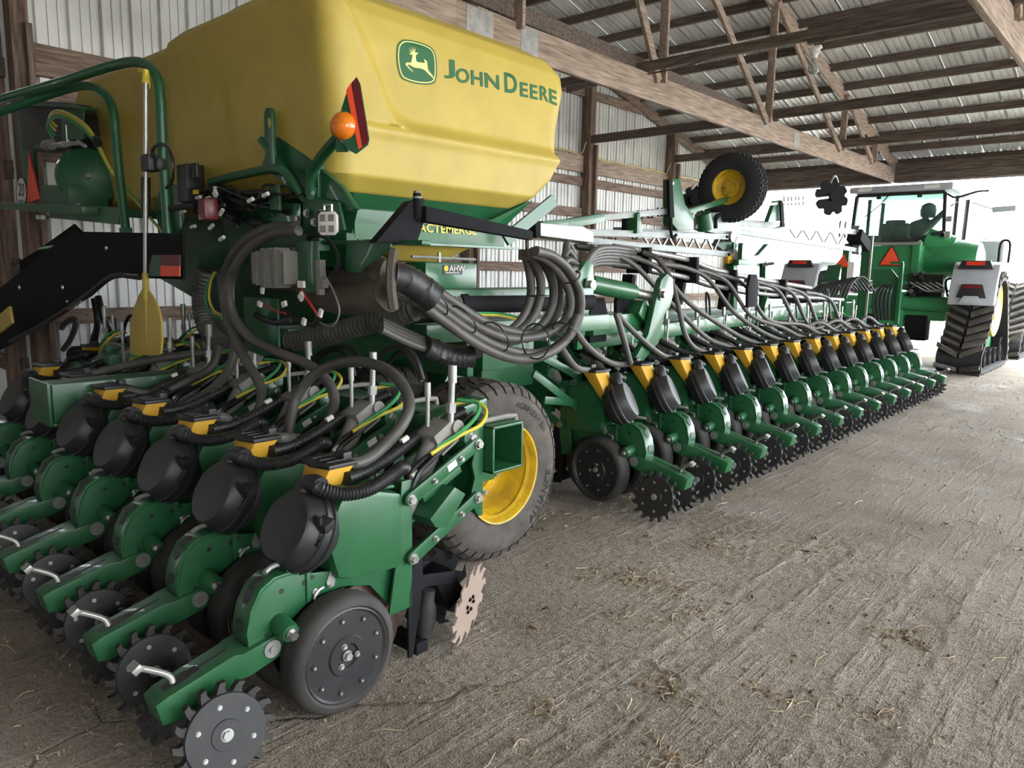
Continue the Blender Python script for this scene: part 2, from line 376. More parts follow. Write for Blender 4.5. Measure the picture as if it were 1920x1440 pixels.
def timber(parent, name, a, b, wd, h, m, up=(0, 0, 1), bev=0.0):
    q = MB(); q.beam(a, b, wd, h, up); return q.build(name, m, parent, bevel=bev)
for k, py in enumerate((2.19, 4.895, 7.645, 10.44, 13.17, 15.85)):
    timber(wl, 'post', (XW+0.11, py, 0), (XW+0.11, py, zroof(py)-0.2), 0.14, 0.17, 'wood_v', (1, 0, 0), 0.004)
    if k < 5: timber(wl, 'post_splice', (XW+0.20, py+0.05, 0), (XW+0.20, py+0.05, 3.62 if k else 3.55), 0.05, 0.13, 'wood_v', (1, 0, 0), 0.003)
for zc, h in ((0.35, 0.14), (1.05, 0.14), (1.60, 0.14), (2.10, 0.15), (2.52, 0.15), (3.03, 0.14), (3.31, 0.27), (4.46, 0.14), (5.3, 0.14)):
    ye = min(YE, YE-(zc-3.55)/0.238) if zc > 3.55 else YE
    q = MB(); yy = YJ
    segs = [2.12, 4.895, 7.645, 10.44, 13.17, 15.9]
    for a, b in zip(segs, segs[1:]):
        if a+0.3 > ye: break
        timber(wl, 'girt', (XW+0.045, a+0.07, zc), (XW+0.045, min(b-0.07, ye), zc), 0.05, h, 'wood_pale' if zc > 3.2 and zc < 3.5 and a > 6 else 'wood', bev=0.004)
timber(wl, 'rake_board', (XW+0.06, YE, zroof(YE)-0.16), (XW+0.06, YR, zroof(YR)-0.16), 0.05, 0.18, 'wood')
# sag cable stapled along the big girt
b = MB()
for off in (0.0, 0.018):
    pts = [(XW+0.085, 10.52, 3.62), (XW+0.09, 10.62, 3.43)]
    for i in range(12): pts.append((XW+0.09, 10.7+i*0.2, 3.44-0.012*(i % 3)+off))
    pts += [(XW+0.09, 13.0, 3.42), (XW+0.15, 13.06, 3.62)]
    b.tube(pts, 0.009, 5, sub=3)
    pts = [(XW+0.09, 13.3, 3.44)]+[(XW+0.09, 13.4+i*0.25, 3.43-0.015*(i % 2)+off) for i in range(10)]
    b.tube(pts, 0.009, 5, sub=3)
    pts = [(XW+0.15, 10.33, 3.66), (XW+0.09, 10.25, 3.45), (XW+0.09, 9.9, 3.47+off), (XW+0.09, 8.9, 3.46), (XW+0.09, 8.0, 3.46+off)]
    b.tube(pts, 0.009, 5, sub=4)
tag(b.build('power_cable', 'cable_yellow'), 'tan cable pair stapled along the wide girt of the metal wall', 'cable')
# jog wall and the shed's rear walls
wj = thing('wall_back', None, None, kind='structure')
for k in range(3): wall_panel(wj, YJ+0.03, -10.3+k*3*PITCH, 3, lambda q: 6.0, nx=-1, along='x')
for zc in (0.6, 1.5, 2.35, 3.2, 4.1): timber(wj, 'girt', (-10.3, YJ-0.02, zc), (XW+0.02, YJ-0.02, zc), 0.05, 0.16, 'wood_x')
timber(wj, 'post', (XW-0.12, YJ-0.06, 0), (XW-0.12, YJ-0.06, 5.6), 0.15, 0.10, 'wood_v', (1, 0, 0))
wf = thing('wall_rear', None, None, kind='structure')
for k in range(22): wall_panel(wf, YB, -10.3+k*3*PITCH, 3, lambda q: zroof(YB)+0.02, nx=1, m='siding_old', along='x')
wm = thing('wall_side', None, None, kind='structure')
for k in range(8): wall_panel(wm, -10.3, YB+k*3*PITCH+0.2, 3, lambda q: zroof(q)+0.02, m='siding_old')
wg = thing('wall_right', None, None, kind='structure')                # far gable, above its wide doorway
b = MB()
b.box((XR, YB+3.6, 2.0), (0.05, 7.2, 4.0)); b.box((XR, 5.6, 4.75), (0.05, 20.6, 1.5)); b.build('wall_panel', 'siding', wg)
# roof: sheets, purlins
rf = thing('ceiling', None, None, kind='structure')
def roof_panel(x0, n, ya, yb):
    q = MB(); pr = rib_profile(n); vs = []
    for a, h in pr: vs += [V((x0+a, ya, zroof(ya)+h)), V((x0+a, yb, zroof(yb)+h))]
    q.add(vs, [(2*i, 2*i+2, 2*i+3, 2*i+1) for i in range(len(pr)-1)]); return q.mesh('roof_panel', 'roofing')
m1 = roof_panel(0, 3, YE+0.25, YR); m2 = roof_panel(0, 3, YR, YB-0.2)
for k in range(22):
    share(rf, 'roof_panel', m1, (-10.4+k*3*PITCH, 0, 0)); share(rf, 'roof_panel', m2, (-10.4+k*3*PITCH, 0, 0))
q = MB(); q.beam((-10.3, 0, 0), (XR, 0, 0), 0.05, 0.11); pm = q.mesh('purlin', 'wood_x', 0)
q = MB()
for k in range(63): q.box((-10.25+k*PITCH, 0.0, 0), (0.026, 0.05, 0.012))
nm = q.mesh('nail_row', 'zinc')
for k in range(17):
    yy = YE-0.02-k*0.652
    if yy > YR: share(rf, 'purlin', pm, (0, yy, zroof(yy)-0.058)); share(rf, 'nail_row', nm, (0.12, yy+0.05, zroof(yy)-0.004))['kind'] = 'stuff'
for k in range(16):
    yy = YB+0.3+k*0.652
    if yy < YR: share(rf, 'purlin', pm, (0, yy, zroof(yy)-0.058))
# door header: two planks each side of the truss bearing
dh = thing('trim_1', None, None, kind='structure')
for zc, h in ((3.395, 0.17), (3.575, 0.18)):
    for a, b2 in ((XW+0.1, -4.48), (-4.38, -1.31), (-1.17, 1.87), (1.99, XR)):
        timber(dh, 'header_plank', (a, YE-0.02, zc), (b2, YE-0.02, zc), 0.05, h, 'wood_x', bev=0.004)
        timber(dh, 'header_plank', (a, YE-0.20, zc), (b2, YE-0.20, zc), 0.05, h, 'wood_x', bev=0.004)
for x in (-4.43, -1.24, 1.93, 5.1): timber(dh, 'bearing_plate', (x+0.05, YE-0.19, 3.31), (x+0.05, YE-0.19, 3.66), 0.05, 0.02, 'black_steel', (0, 1, 0))
for x in (-7.65, XR-0.1): timber(dh, 'door_post', (x, YE-0.1, 0), (x, YE-0.1, 3.4), 0.18, 0.16, 'wood_v', (1, 0, 0))
# trusses
def truss(x, label):
    t = thing('trim_2', label, None, kind='structure')
    ztc = lambda y: (3.60+0.238*(YE-y)) if y > YR else (3.60+0.238*(YE-YR)-0.238*(YR-y))
    ch = 0.265; zc = 3.445
    pale = 'wood_pale'
    for a, b2 in ((YE-0.02, 10.9), (10.9, 4.2), (4.2, YB)):
        timber(t, 'bottom_chord', (x, a, zc), (x, b2, zc), 0.05, ch, pale, bev=0.004)
    for s in (-0.0, ):
        timber(t, 'top_chord', (x, YE-0.1, ztc(YE-0.1)), (x, YR, ztc(YR)), 0.045, 0.20, pale, bev=0.004)
        timber(t, 'top_chord', (x, YB, ztc(YB)), (x, YR, ztc(YR)), 0.045, 0.20, pale, bev=0.004)
    for a, za, b2, zb in ((7.18, 3.52, 7.17, ztc(7.17)), (9.82, 3.52, 6.45, ztc(6.45)), (9.86, 3.52, 9.86, ztc(9.86)-0.05), (12.62, 3.52, 9.95, ztc(9.95)), (12.7, 3.52, 12.7, ztc(12.7)), (14.25, 3.52, 12.8, ztc(12.8)), (14.35, 3.52, 14.35, ztc(14.35)),
                          (4.9, 3.52, 4.9, ztc(4.9)), (2.2, 3.52, 5.3, ztc(5.3)), (2.1, 3.52, 2.1, ztc(2.1)), (-0.8, 3.52, 2.0, ztc(2.0)), (7.1, 3.52, 5.5, ztc(5.5))):
        timber(t, 'web_member', (x+0.045, a, za), (x+0.045, b2, zb), 0.04, 0.095, pale, (1, 0, 0) if abs(a-b2) < 0.1 else (0, 0, 1), 0.003)
    for yy, zz, w2, h2 in ((9.84, 3.51, 0.16, 0.13), (12.66, 3.51, 0.16, 0.13), (14.3, 3.51, 0.12, 0.12), (10.9, 3.445, 0.20, 0.20), (9.86, ztc(9.86)-0.03, 0.14, 0.14), (15.6, 3.56, 0.2, 0.2), (4.45, 3.445, 0.3, 0.24), (5.05, 3.46, 0.22, 0.22)):
        timber(t, 'truss_plate', (x+0.027, yy-w2/2, zz), (x+0.027, yy+w2/2, zz), 0.004, h2, 'zinc')
    return t
truss(-4.4, None); truss(-1.24, None); truss(1.93, None)
# ties across the trusses
tt = thing('trim_3', None, None, kind='structure')
for y0, z0, h, x0, x1 in ((9.93, 3.63, 0.12, -4.37, XR), (12.68, 3.62, 0.12, -4.37, XR), (10.40, 3.70, 0.13, XW+0.2, -4.45), (13.14, 3.71, 0.13, XW+0.2, -4.45)):
    timber(tt, 'tie_beam', (x0, y0, z0), (x1, y0, z0), 0.05, h, 'wood_x', bev=0.003)
timber(tt, 'tie_beam', (-5.9, 6.93, 3.64), (-2.3, 6.93, 3.64), 0.05, 0.09, 'wood_x'); timber(tt, 'tie_beam', (-2.75, 6.95, 3.655), (-1.2, 6.95, 3.655), 0.05, 0.17, 'wood_x'); timber(tt, 'tie_beam', (-1.2, 6.93, 3.64), (XR, 6.93, 3.64), 0.05, 0.13, 'wood_x')
timber(tt, 'stiffener', (-4.53, 3.9, 3.75), (-4.53, 9.95, 3.63), 0.045, 0.14, 'wood_x'); timber(tt, 'stiffener', (-4.53, 7.0, 3.52), (-4.53, 12.7, 3.56), 0.045, 0.10, 'wood_x')
a = P(1065, 166, x=-7.6); b = P(1130, 148, x=-6.2); timber(tt, 'tie_beam', a, b, 0.05, 0.13, 'wood_x')
# bare bulb under its tie
c = P(1528, 92, y=6.95)
bt = thing('light_bulb', 'clear bare bulb in a porcelain holder under the dark tie beam', 'light', c)
q = MB(); q.lathe([(0, 0.045), (-0.03, 0.05), (-0.045, 0.03), (-0.075, 0.024)], (0, 0, 0), (0, 0, 1), 14); q.box((0, 0, 0.012), (0.11, 0.06, 0.02)); q.build('bulb_holder', 'white', bt)
q = MB(); q.lathe([(-0.075, 0.02), (-0.10, 0.022), (-0.13, 0.04), (-0.16, 0.052), (-0.19, 0.048), (-0.21, 0.03), (-0.217, 0.001)], (0, 0, 0), (0, 0, 1), 18); q.build('bulb', 'clear_glass', bt)
q = MB(); q.tube([(-0.02, 0, 0.02), (0.1, -0.03, 0.06), (0.05, -0.03, 0.13), (-0.3, -0.03, 0.09), (-0.8, -0.03, 0.1), (-1.3, -0.03, 0.05), (-1.9, -0.03, 0.04)], 0.008, 5); q.build('wire', 'wood_x', bt)


# ================================================================ row units
def gauge_wheel(s):                        # s = +1 right, -1 left; returns (tyre mesh, face mesh)
    x0 = 0.030 if s > 0 else -0.145
    R = 0.215
    t = MB(); pr = [(0.0, 0.165), (0.004, 0.196), (0.018, 0.210), (0.04, R), (0.08, R), (0.098, 0.209), (0.112, 0.195), (0.115, 0.178), (0.107, 0.170)]
    t.lathe(pr, (x0 if s > 0 else x0+0.115, 0, R), (s, 0, 0), 40, cap=False)
    f = MB(); fx = x0+0.107 if s > 0 else x0+0.008
    f.lathe([(0.0, 0.172), (0.003, 0.165), (-0.004, 0.158), (-0.004, 0.075), (0.002, 0.070), (0.002, 0.045), (-0.006, 0.040), (-0.006, 0.0)], (fx, 0, R), (s, 0, 0), 36, cap=False)
    b = MB()
    for k in range(9):
        w = 2*PI*k/9+0.3; b.lathe([(0.0, 0.012), (0.004, 0.010)], (fx-s*0.004, 0.132*math.cos(w), R+0.132*math.sin(w)), (s, 0, 0), 10, 1); b.hexbolt((fx-s*0.003, 0.132*math.cos(w), R+0.132*math.sin(w)), (s, 0, 0), 0.0055, 0.008, 0)
    for k in range(3):
        w = 2*PI*k/3+1.9; b.hexbolt((fx, 0.040*math.cos(w), R+0.040*math.sin(w)), (s, 0, 0), 0.008, 0.010, 0)
    b.hexbolt((fx-s*0.004, 0, R), (s, 0, 0), 0.014, 0.018, 0)
    for q in (t, f, b): q.v = [p+V((s*.022, .015, 0)) for p in q.v]
    return t, f, b
def spiked_wheel(R, n, c, ax, thick):      # closing wheel: disc rim with bent teeth
    b = MB(); a1, a2, d = axes(ax); c = V(c)
    b.lathe([(-thick/2, 0.02), (-thick/2, R*0.72), (-thick*0.3, R*0.80), (thick*0.3, R*0.80), (thick/2, R*0.72), (thick/2, 0.02)], c, d, 36)
    for k in range(n):
        w = 2*PI*k/n; r = a1*math.cos(w)+a2*math.sin(w); t = -a1*math.sin(w)+a2*math.cos(w); h = thick*0.42
        q = [c+r*(R*0.77)-t*0.015, c+r*(R*0.77)+t*0.018, c+r*(R*0.89)+t*0.013, c+r*R+t*0.020, c+r*R+t*0.001, c+r*(R*0.90)-t*0.008]
        b.add([p-d*h for p in q]+[p+d*h for p in q], [(5, 4, 3, 2, 1, 0), (6, 7, 8, 9, 10, 11)]+[(i, (i+1) % 6, 6+(i+1) % 6, 6+i) for i in range(6)])
    return b
def cleaner_wheel(R, n, c, ax):
    b = MB(); a1, a2, d = axes(ax); c = V(c); pts = []
    for k in range(n):
        w = 2*PI*k/n
        for dw, rr in ((0, 0.72), (0.10, 0.92), (0.30, 1.0), (0.22, 0.86), (0.34, 0.70)):
            pts.append((R*rr*math.cos(w+dw*1.5), R*rr*math.sin(w+dw*1.5)))
    b.prism(pts, c, a1, a2, d, 0.006)
    return b
YAW = [0.08]
def make_row_unit(label, group):
    t = thing('row_unit', label, 'row unit', group=group)
    # green frame plates with the curved spine
    outline = [(.375, .34), (.375, .52), (.28, .50), (.10, .475), (-.06, .505), (-.13, .525), (-.19, .525), (-.235, .50), (-.27, .44), (-.287, .37), (-.28, .315), (-.21, .285), (-.15, .35), (-.05, .41), (.08, .415), (.20, .38), (.29, .27), (.355, .25)]
    b = MB(); b.plate(outline, 0.042, 0.012); b.plate(outline, -0.042, 0.012)
    sp_ = [(-.05, .51), (-.13, .532), (-.19, .532), (-.242, .505), (-.278, .443), (-.295, .37), (-.288, .31)]
    n = len(sp_); inner = [(a*0.965, c-0.012) for a, c in sp_]
    b.plate(sp_+inner[::-1], 0.0, 0.098)
    for sx in (1, -1):
        b.plate([(.26, .25), (.375, .25), (.375, .76), (.325, .76), (.305, .5)], sx*0.078, 0.012)
        b.prism([(-.008, -.06), (.008, -.06), (.008, .05), (-.008, .05)], (sx*0.050, -.065, .465), (0, 1, 0), (0, 0, 1), (1, 0, 0), 0.012)
    b.box((0, 0.355, 0.50), (0.15, 0.03, 0.5)); b.box((0, 0.27, 0.49), (0.10, 0.1, 0.02))
    b.build('frame_plate', 'green', t, bevel=0.003)
    b = MB()                               # black shapes laid on for the shade inside spine and plate holes
    for (y, z, r) in ((-.165, .475, .009), (-.045, .488, .008), (-.075, .478, .012), (-.225, .34, .008)):
        for sx in (1, -1): b.lathe([(0, r), (0.0015, r)], (sx*0.0482, y, z), (sx, 0, 0), 12)
    def spine_pt(f):
        i = min(int(f*(n-1)), n-2); q = f*(n-1)-i; return V((0, sp_[i][0]*(1-q)+sp_[i+1][0]*q, sp_[i][1]*(1-q)+sp_[i+1][1]*q)), V((0, sp_[i+1][0]-sp_[i][0], sp_[i+1][1]-sp_[i][1])).normalized()
    for f, L in ((0.46, 0.05), (0.58, 0.05), (0.80, 0.035)):
        p, d = spine_pt(f); nn = d.cross(V((1, 0, 0))); nn = nn if nn.dot(p-V((0, 0, .35))) > 0 else -nn
        ring = [(L*0.55*math.cos(2*PI*k/12), (0.018 if L > .04 else 0.024)*math.sin(2*PI*k/12)) for k in range(12)]
        b.prism(ring, p+nn*0.002, d, (1, 0, 0), nn, 0.004)
    stuff(b.build('slot_shade', 'label_black', t))
    b = MB(); b.tube([(0.02, -.115, .535), (0.02, -.13, .56), (0.035, -.19, .565), (0.05, -.225, .560)], 0.009, 8, sub=3); b.box((0.02, -.12, .535), (0.035, 0.03, 0.014)); b.build('depth_handle', 'zinc', t)
    # seed shroud (green box) between shank and meter
    b = MB(); sh = [(.32, .72), (.20, .755), (.07, .785), (.02, .70), (.0, .58), (.03, .47), (.10, .445), (.32, .43)]
    b.plate(sh, 0.0, 0.19)
    b.build('seed_shroud', 'green', t, bevel=0.022)
    b = MB(); b.box((0.0, .19, .762), (0.17, 0.20, 0.012), (-0.13, 0, 0)); b.build('shroud_top', 'green', t, bevel=0.004)
    # meter cover: black lidded drum looking back and up
    c = V((0.0, -.068, .652)); ax = V((YAW[0]*0.88, -0.98*0.88, 0.47)).normalized()
    up = (V((0, 0, 1))-ax*ax.z).normalized(); rt = up.cross(ax).normalized()
    b = MB(); b.lathe([(-.095, .110), (-.06, .130), (-.052, .140), (-.038, .144), (-.034, .137), (-.02, .137), (-.016, .144), (0.0, .144), (0.004, .136), (.052, .122), (.064, .112), (.0645, .108), (.066, 0.0)], c, ax, 32, u=rt, sq=(0.97, 1.03))
    mc = b.build('meter_cover', 'black_plastic', t)
    b = MB(); p0 = c+up*0.115+ax*0.03-rt*0.01
    b.tube([p0-up*0.02, p0+up*0.03, p0+up*0.048+rt*0.03, p0+up*0.045+rt*0.075], 0.034, 12, sub=4); b.build('vacuum_elbow', 'black_plastic', mc)
    b = MB(); q = c+rt*0.128+up*0.045+ax*0.01; b.box(q, (0.05, 0.05, 0.035), (0.3, 0.2, 0.3)); b.box(q+ax*0.03, (0.03, 0.012, 0.05), (0.3, 0.2, 0.3)); b.tube([q-up*.02, q+rt*.02-up*.03, q+rt*0.005-up*.075], 0.007, 6, sub=2)
    b.build('latch', 'black_plastic', mc, bevel=0.004)
    # mini hopper and lid
    b = MB(); T = [(-.138, .055), (-.06, .032), (.018, .055), (.018, .16), (-.138, .16)]; B = [(-.084, -.045), (-.058, -.055), (-.030, -.045), (-.030, -.005), (-.084, -.005)]
    b.add([(x, y, .845) for x, y in T]+[(x, y, .615) for x, y in B], [(0, 1, 2, 3, 4), (9, 8, 7, 6, 5)]+[(i, 5+i, 5+(i+1) % 5, (i+1) % 5) for i in range(5)])
    hp = b.build('seed_hopper', 'yellow_small', t, bevel=0.006)
    b = MB(); b.add([(-.06+(x+.06)*1.10, y+(-.008 if y < .1 else .01), z) for z in (.845, .860) for x, y in T], [(4, 3, 2, 1, 0), (5, 6, 7, 8, 9)]+[(i, (i+1) % 5, 5+(i+1) % 5, 5+i) for i in range(5)])
    for k in (-1, 0, 1): b.box((-.06+k*0.045, 0.105, .862), (0.006, 0.08, 0.005))
    b.box((-.04, .155, .870), (0.05, 0.035, 0.03)); b.build('hopper_lid', 'black_plastic', hp, bevel=0.003)
    # gauge wheels
    for s in (1, -1):
        a, f, bo = gauge_wheel(s); g = a.build('gauge_wheel', 'rubber', t)
        f.build('wheel_face', 'black_plastic', g); stuff(bo.build('wheel_bolt', ['zinc', 'label_black'], g))
    # openers
    for s in (1, -1):
        b = MB(); b.lathe([(0, 0.20), (0.004, 0.20)], (s*0.010, 0.165, 0.185), (s, 0.10, 0.0), 36, smooth=False); b.lathe([(0, 0.05), (0.012, 0.04)], (s*0.012, 0.165, 0.185), (s, 0.1, 0), 16); b.build('opener_disc', 'disc_steel', t)
    # parallel arms
    for sx in (1, -1):
        for (ya, za), (yb, zb) in (((.350, .690), (.708, .845)), ((.360, .455), (.708, .618))):
            b = MB(); d = V((0, yb-ya, zb-za)).normalized(); nn = V((0, -d.z, d.y)); o = V((sx*0.100, 0, 0)); A = V((0, ya, za)); B = V((0, yb, zb)); L = (B-A).length
            pol = []
            for k in range(7): w = PI/2+PI*k/6; pol.append((math.cos(w)*0.026, math.sin(w)*0.026))
            for k in range(7): w = -PI/2+PI*k/6; pol.append((L+math.cos(w)*0.026, math.sin(w)*0.026))
            b.prism(pol, o+A, d, nn, (1, 0, 0), 0.016); pa = b.build('parallel_arm', 'green', t, bevel=0.003)
            b = MB()
            for p_, r in ((A, .016), (B, .016), (A.lerp(B, .32), .009), (A.lerp(B, .72), .009)):
                b = MB(); b.hexbolt(o+p_+V((sx*.008, 0, 0)), (sx, 0, 0), r, 0.016); b.build('arm_bolt', 'steel', pa)
    b = MB()
    b.plate([(.455, .56), (.515, .545), (.615, .66), (.555, .70), (.425, .60)], 0.05, 0.16); b.box((0, .555, .70), (.12, .22, .03), (0.4, 0, 0)); b.build('arm_gusset', 'green', t, bevel=0.003)
    b = MB(); b.box((0.1095, .56, .783), (0.002, 0.05, 0.028), (0.41, 0, 0)); b.build('label_plate', 'white', t)
    # mounting head
    hd = [(.69, .59), (.73, .53), (.755, .53), (.755, .93), (.725, .93), (.69, .88), (.707, .82), (.69, .76), (.707, .70), (.69, .65)]
    b = MB(); b.plate(hd, 0.085, 0.012); b.plate(hd, -0.085, 0.012); b.box((0, .752, .73), (.17, .012, .40)); b.build('mounting_head', 'green', t, bevel=0.002)
    b = MB(); b.tube([(0.07, .75, .925), (0.07, 0.86, .928), (0.07, 0.955, .925), (0.07, .975, .90), (0.07, .975, .70)], 0.012, 8, sub=2); b.build('u_bolt', 'cast', t)
    # downforce cylinder with its hydraulic fittings
    b = MB(); b.cyl((0, 0.395, .60), (0, 0.575, .88), .040, .045, 14); b.box((0.0, 0.585, .88), (.11, .11, .10), (0.5, 0, 0)); b.cyl((-.03, 0.635, .90), (.07, 0.635, .92), .032, n=14); df = b.build('downforce_cylinder', 'cast', t, bevel=0.006)
    b = MB(); b.cyl((.045, 0.610, .92), (.045, 0.620, 1.17), .013, n=10); b.cyl((.045, 0.612, .98), (.045, 0.615, 1.02), .020, n=6); b.cyl((.045, 0.620, 1.10), (.045, 0.620, 1.17), .018, n=10)
    b.cyl((-.03, 0.555, .92), (-.03, 0.555, 1.10), .009, n=10); b.cyl((-.03, 0.555, 1.04), (-.03, 0.555, 1.10), .013, n=10); b.build('hydraulic_fitting', 'zinc', df)
    b = MB(); b.cyl((.01, 0.695, .87), (.085, 0.695, .87), .045, n=16); b.box((0.02, 0.715, .83), (.10, .12, .09)); b.build('valve_block', 'green', t, bevel=0.008)
    b = MB(); b.hexbolt((.085, 0.695, .87), (1, 0, 0), .018, .012); b.build('valve_bolt', 'steel', t)
    # closing arm
    pv = V((0, -.20, .315)); tl = V((0, -.575, .225)); d = (tl-pv).normalized(); nn = V((0, d.z, -d.y)); nn = nn if nn.z > 0 else -nn; L = (tl-pv).length
    b = MB()
    def quad_sec(f, hw, h0, h1): p = pv+d*(L*f); return [p+V((-hw, 0, 0))+nn*h0, p+V((hw, 0, 0))+nn*h0, p+V((hw, 0, 0))+nn*h1, p+V((-hw, 0, 0))+nn*h1]
    secs = [quad_sec(-.10, .070, -.050, .022), quad_sec(.06, .070, -.055, .025), quad_sec(.30, .070, -.055, .032), quad_sec(.35, .056, -.058, .036), quad_sec(.92, .052, -.060, .036), quad_sec(1.02, .047, -.045, .028)]
    vs = [q for s_ in secs for q in s_]; fs = [(3, 2, 1, 0), (20, 21, 22, 23)]
    for i in range(5):
        for j in range(4): fs.append((i*4+j, i*4+(j+1) % 4, (i+1)*4+(j+1) % 4, (i+1)*4+j))
    b.add(vs, fs); ca = b.build('closing_arm', 'green', t, bevel=0.004)
    b = MB()
    for f, hl, hw in ((.52, .13, .006), (.66, .035, .018), (.76, .05, .024), (.86, .035, .018), (.16, .055, .045)):
        b.prism([(-hl/2, -hw), (hl/2, -hw), (hl/2, hw), (-hl/2, hw)], pv+d*(L*f)+nn*.0355-(nn*.007 if f < .3 else nn*0), d, (1, 0, 0), nn, 0.004)
    stuff(b.build('notch_shade', 'label_black', ca))  # black patches on the arm top, painted shade of its slots
    b = MB()
    for sx in (1, -1): b.lathe([(0, .030), (.008, .030), (.008, .012), (.014, .012)], pv+d*0.02+V((sx*.068, 0, -.010)), (sx, 0, 0), 18)
    stuff(b.build('pivot_washer', 'zinc', ca))
    b = MB(); p0 = pv+d*(L*.82)+nn*.03
    b.tube([p0, p0+V((-.010, -.01, .030)), p0+V((-.025, -.055, .060)), p0+V((-.035, -.085, .075))], 0.011, 6, sub=3); b.box(p0+V((-.037, -.095, .079)), (.045, .03, .022), (0.6, 0, 0)); b.build('pressure_lever', 'alu', ca, bevel=0.002)
    # spring bosses
    for sx in (1, -1):
        b = MB(); p = V((sx*.042, -.178, .367)); b.lathe([(0, .036), (.068, .034), (.080, .030)], p, (sx, .0, -.15), 18); b.build('spring_boss', 'green', t)
        b = MB(); b.hexbolt(p+V((sx*.080, 0, -.012)), (sx, 0, -.15), .016, .022); b.hexbolt(V((sx*.048, -.035, .432)), (sx, 0, 0), .010, .012); b.hexbolt(V((sx*.052, .02, .44)), (sx, 0, 0), .006, .012); stuff(b.build('boss_bolt', 'steel', t))
        b = MB(); w_ = [(-.012, 0), (.012, 0), (.018, .022), (.006, .048), (0, .066), (-.006, .048), (-.018, .022)]
        b.prism(w_, (sx*.052, .025, .432), (0, 1, 0), (0, 0, 1), (1, 0, 0), .006); b.tube([(sx*.052, -.005, .44), (sx*.056, -.03, .435), (sx*.056, -.045, .415), (sx*.054, -.035, .40)], .006, 6, sub=3); b.build('wing_nut', 'zinc', t)
    # closing wheels, leaning outward at the top
    for sx in (1, -1):
        ax2 = V((sx*0.95, -.10, .20)).normalized(); c2 = V((sx*.132, -.425, .124))
        wv = spiked_wheel(.156, 16, c2, ax2, .036).build('closing_wheel', 'rubber', t, bevel=0.0)
        b = MB(); b.lathe([(0.017, .126), (.022, .123), (.022, .048), (.025, .046), (.025, .0)], c2, ax2, 32); b.build('wheel_cover', 'black_plastic', wv)
        b = MB(); a1, a2, _ = axes(ax2); b.hexbolt(c2+ax2*.023, ax2, .015, .014)
        for k in range(6): w = 2*PI*k/6+.4; b.hexbolt(c2+ax2*.021+(a1*math.cos(w)+a2*math.sin(w))*.088, ax2, .006, .006)
        stuff(b.build('wheel_bolt', 'zinc', wv))
        b = MB(); b.cyl(c2-ax2*.01, (0, -.425, .17), .014, n=8); b.build('wheel_axle', 'black_steel', wv)
    # row cleaner
    b = MB()
    b.plate([(0.385, .44), (0.425, .44), (0.430, .36), (0.485, .35), (0.485, .315), (0.425, .30), (0.410, .20), (0.375, .04), (0.355, .04), (0.355, .30)], .078, .012); b.plate([(0.385, .44), (0.425, .44), (0.430, .36), (0.485, .35), (0.485, .315), (0.425, .30), (0.410, .20), (0.375, .04), (0.355, .04), (0.355, .30)], -.078, .012)
    b.beam((0.078, .455, .33), (.078, .60, .30), .012, .05); b.beam((-.078, .455, .33), (-.078, .60, .30), .012, .05); b.beam((0, .395, .06), (0, .455, .06), .17, .05); b.box((0, .60, .24), (.13, .10, .14), (0.5, 0, 0))
    rc = b.build('row_cleaner', 'black_steel', t, bevel=0.003)
    b = MB(); b.lathe([(0, .028), (.03, .036), (.10, .042), (.13, .036), (.14, .028), (.19, .028)], (.06, .455, .09), (0, .12, 1), 16); b.build('air_cylinder', 'rubber', rc)
    for sx in (1, -1):
        ax3 = V((sx*.90, .38, -.16)).normalized(); c3 = V((sx*.115, .655, .175)); cleaner_wheel(.178, 12, c3, ax3).build('cleaner_wheel', 'black_steel' , rc)
        b = MB()
        for k in range(6): a1, a2, _ = axes(ax3); w = 2*PI*k/6; b.hexbolt(c3+ax3*.003+(a1*math.cos(w)+a2*math.sin(w))*.032, ax3, .007, .008)
        stuff(b.build('hub_bolt', 'black_steel', rc))
    # vacuum hose and small lines of the unit
    b = MB(); p1 = p0 = V((.075, -.03, .80))
    b.tube([c+up*.163+ax*.03+rt*.045, V((.065, -.02, .803)), V((.095, .05, .775)), V((.115, .15, .776)), V((.095, .27, .80)), V((.085, .32, .815)), V((.06, .36, .80))], .027, 10, sub=6, corr=(.012, .16)); b.build('vacuum_hose', 'hose_black', t)
    b = MB(); b.tube([(.02, .12, .80), (-.02, .26, .80), (-.05, .42, .84), (-.06, .58, .90), (-.05, .78, .95)], .026, 9, sub=4, corr=(.012, .12)); b.build('corrugated_conduit', 'hose_black', t)
    b = MB()
    for k, (dx, dz) in enumerate(((0, 0), (.018, .012), (-.015, .016))):
        b.tube([(.06+dx, .36, .66+dz), (.07+dx, .40, .76+dz), (.045+dx, .50, .80+dz), (.03+dx, .64, .865+dz), (.0+dx, .80, .93+dz)], .010, 6, sub=4)
    stuff(b.build('wire_harness', 'hose_black', t))
    b = MB()
    b.tube([(.05, .50, .83), (.075, .62, .885), (.095, .73, .92), (.07, .79, .97), (.0, .78, 1.0), (-.06, .70, .985)], .0085, 6, sub=5); b.build('air_line', 'air_yellow', t)
    b = MB(); b.tube([(.05, .53, .85), (.085, .64, .91), (.085, .72, .96), (.05, .76, 1.0), (-.03, .72, 1.01)], .0085, 6, sub=5); b.build('air_line', 'air_green', t)
    b = MB()
    for p_, r_ in (((.07, .40, .77), (.3, 0, .2)), ((-.05, .45, .88), (.6, .2, .5)), ((-.06, .30, .80), (.4, 0, -.3))):
        b = MB(); b.cyl(V(p_)-V((.0, .016, .006)), V(p_)+V((0, .016, .006)), .012, n=10); b.build('wire_tag', 'white', t)
    return t
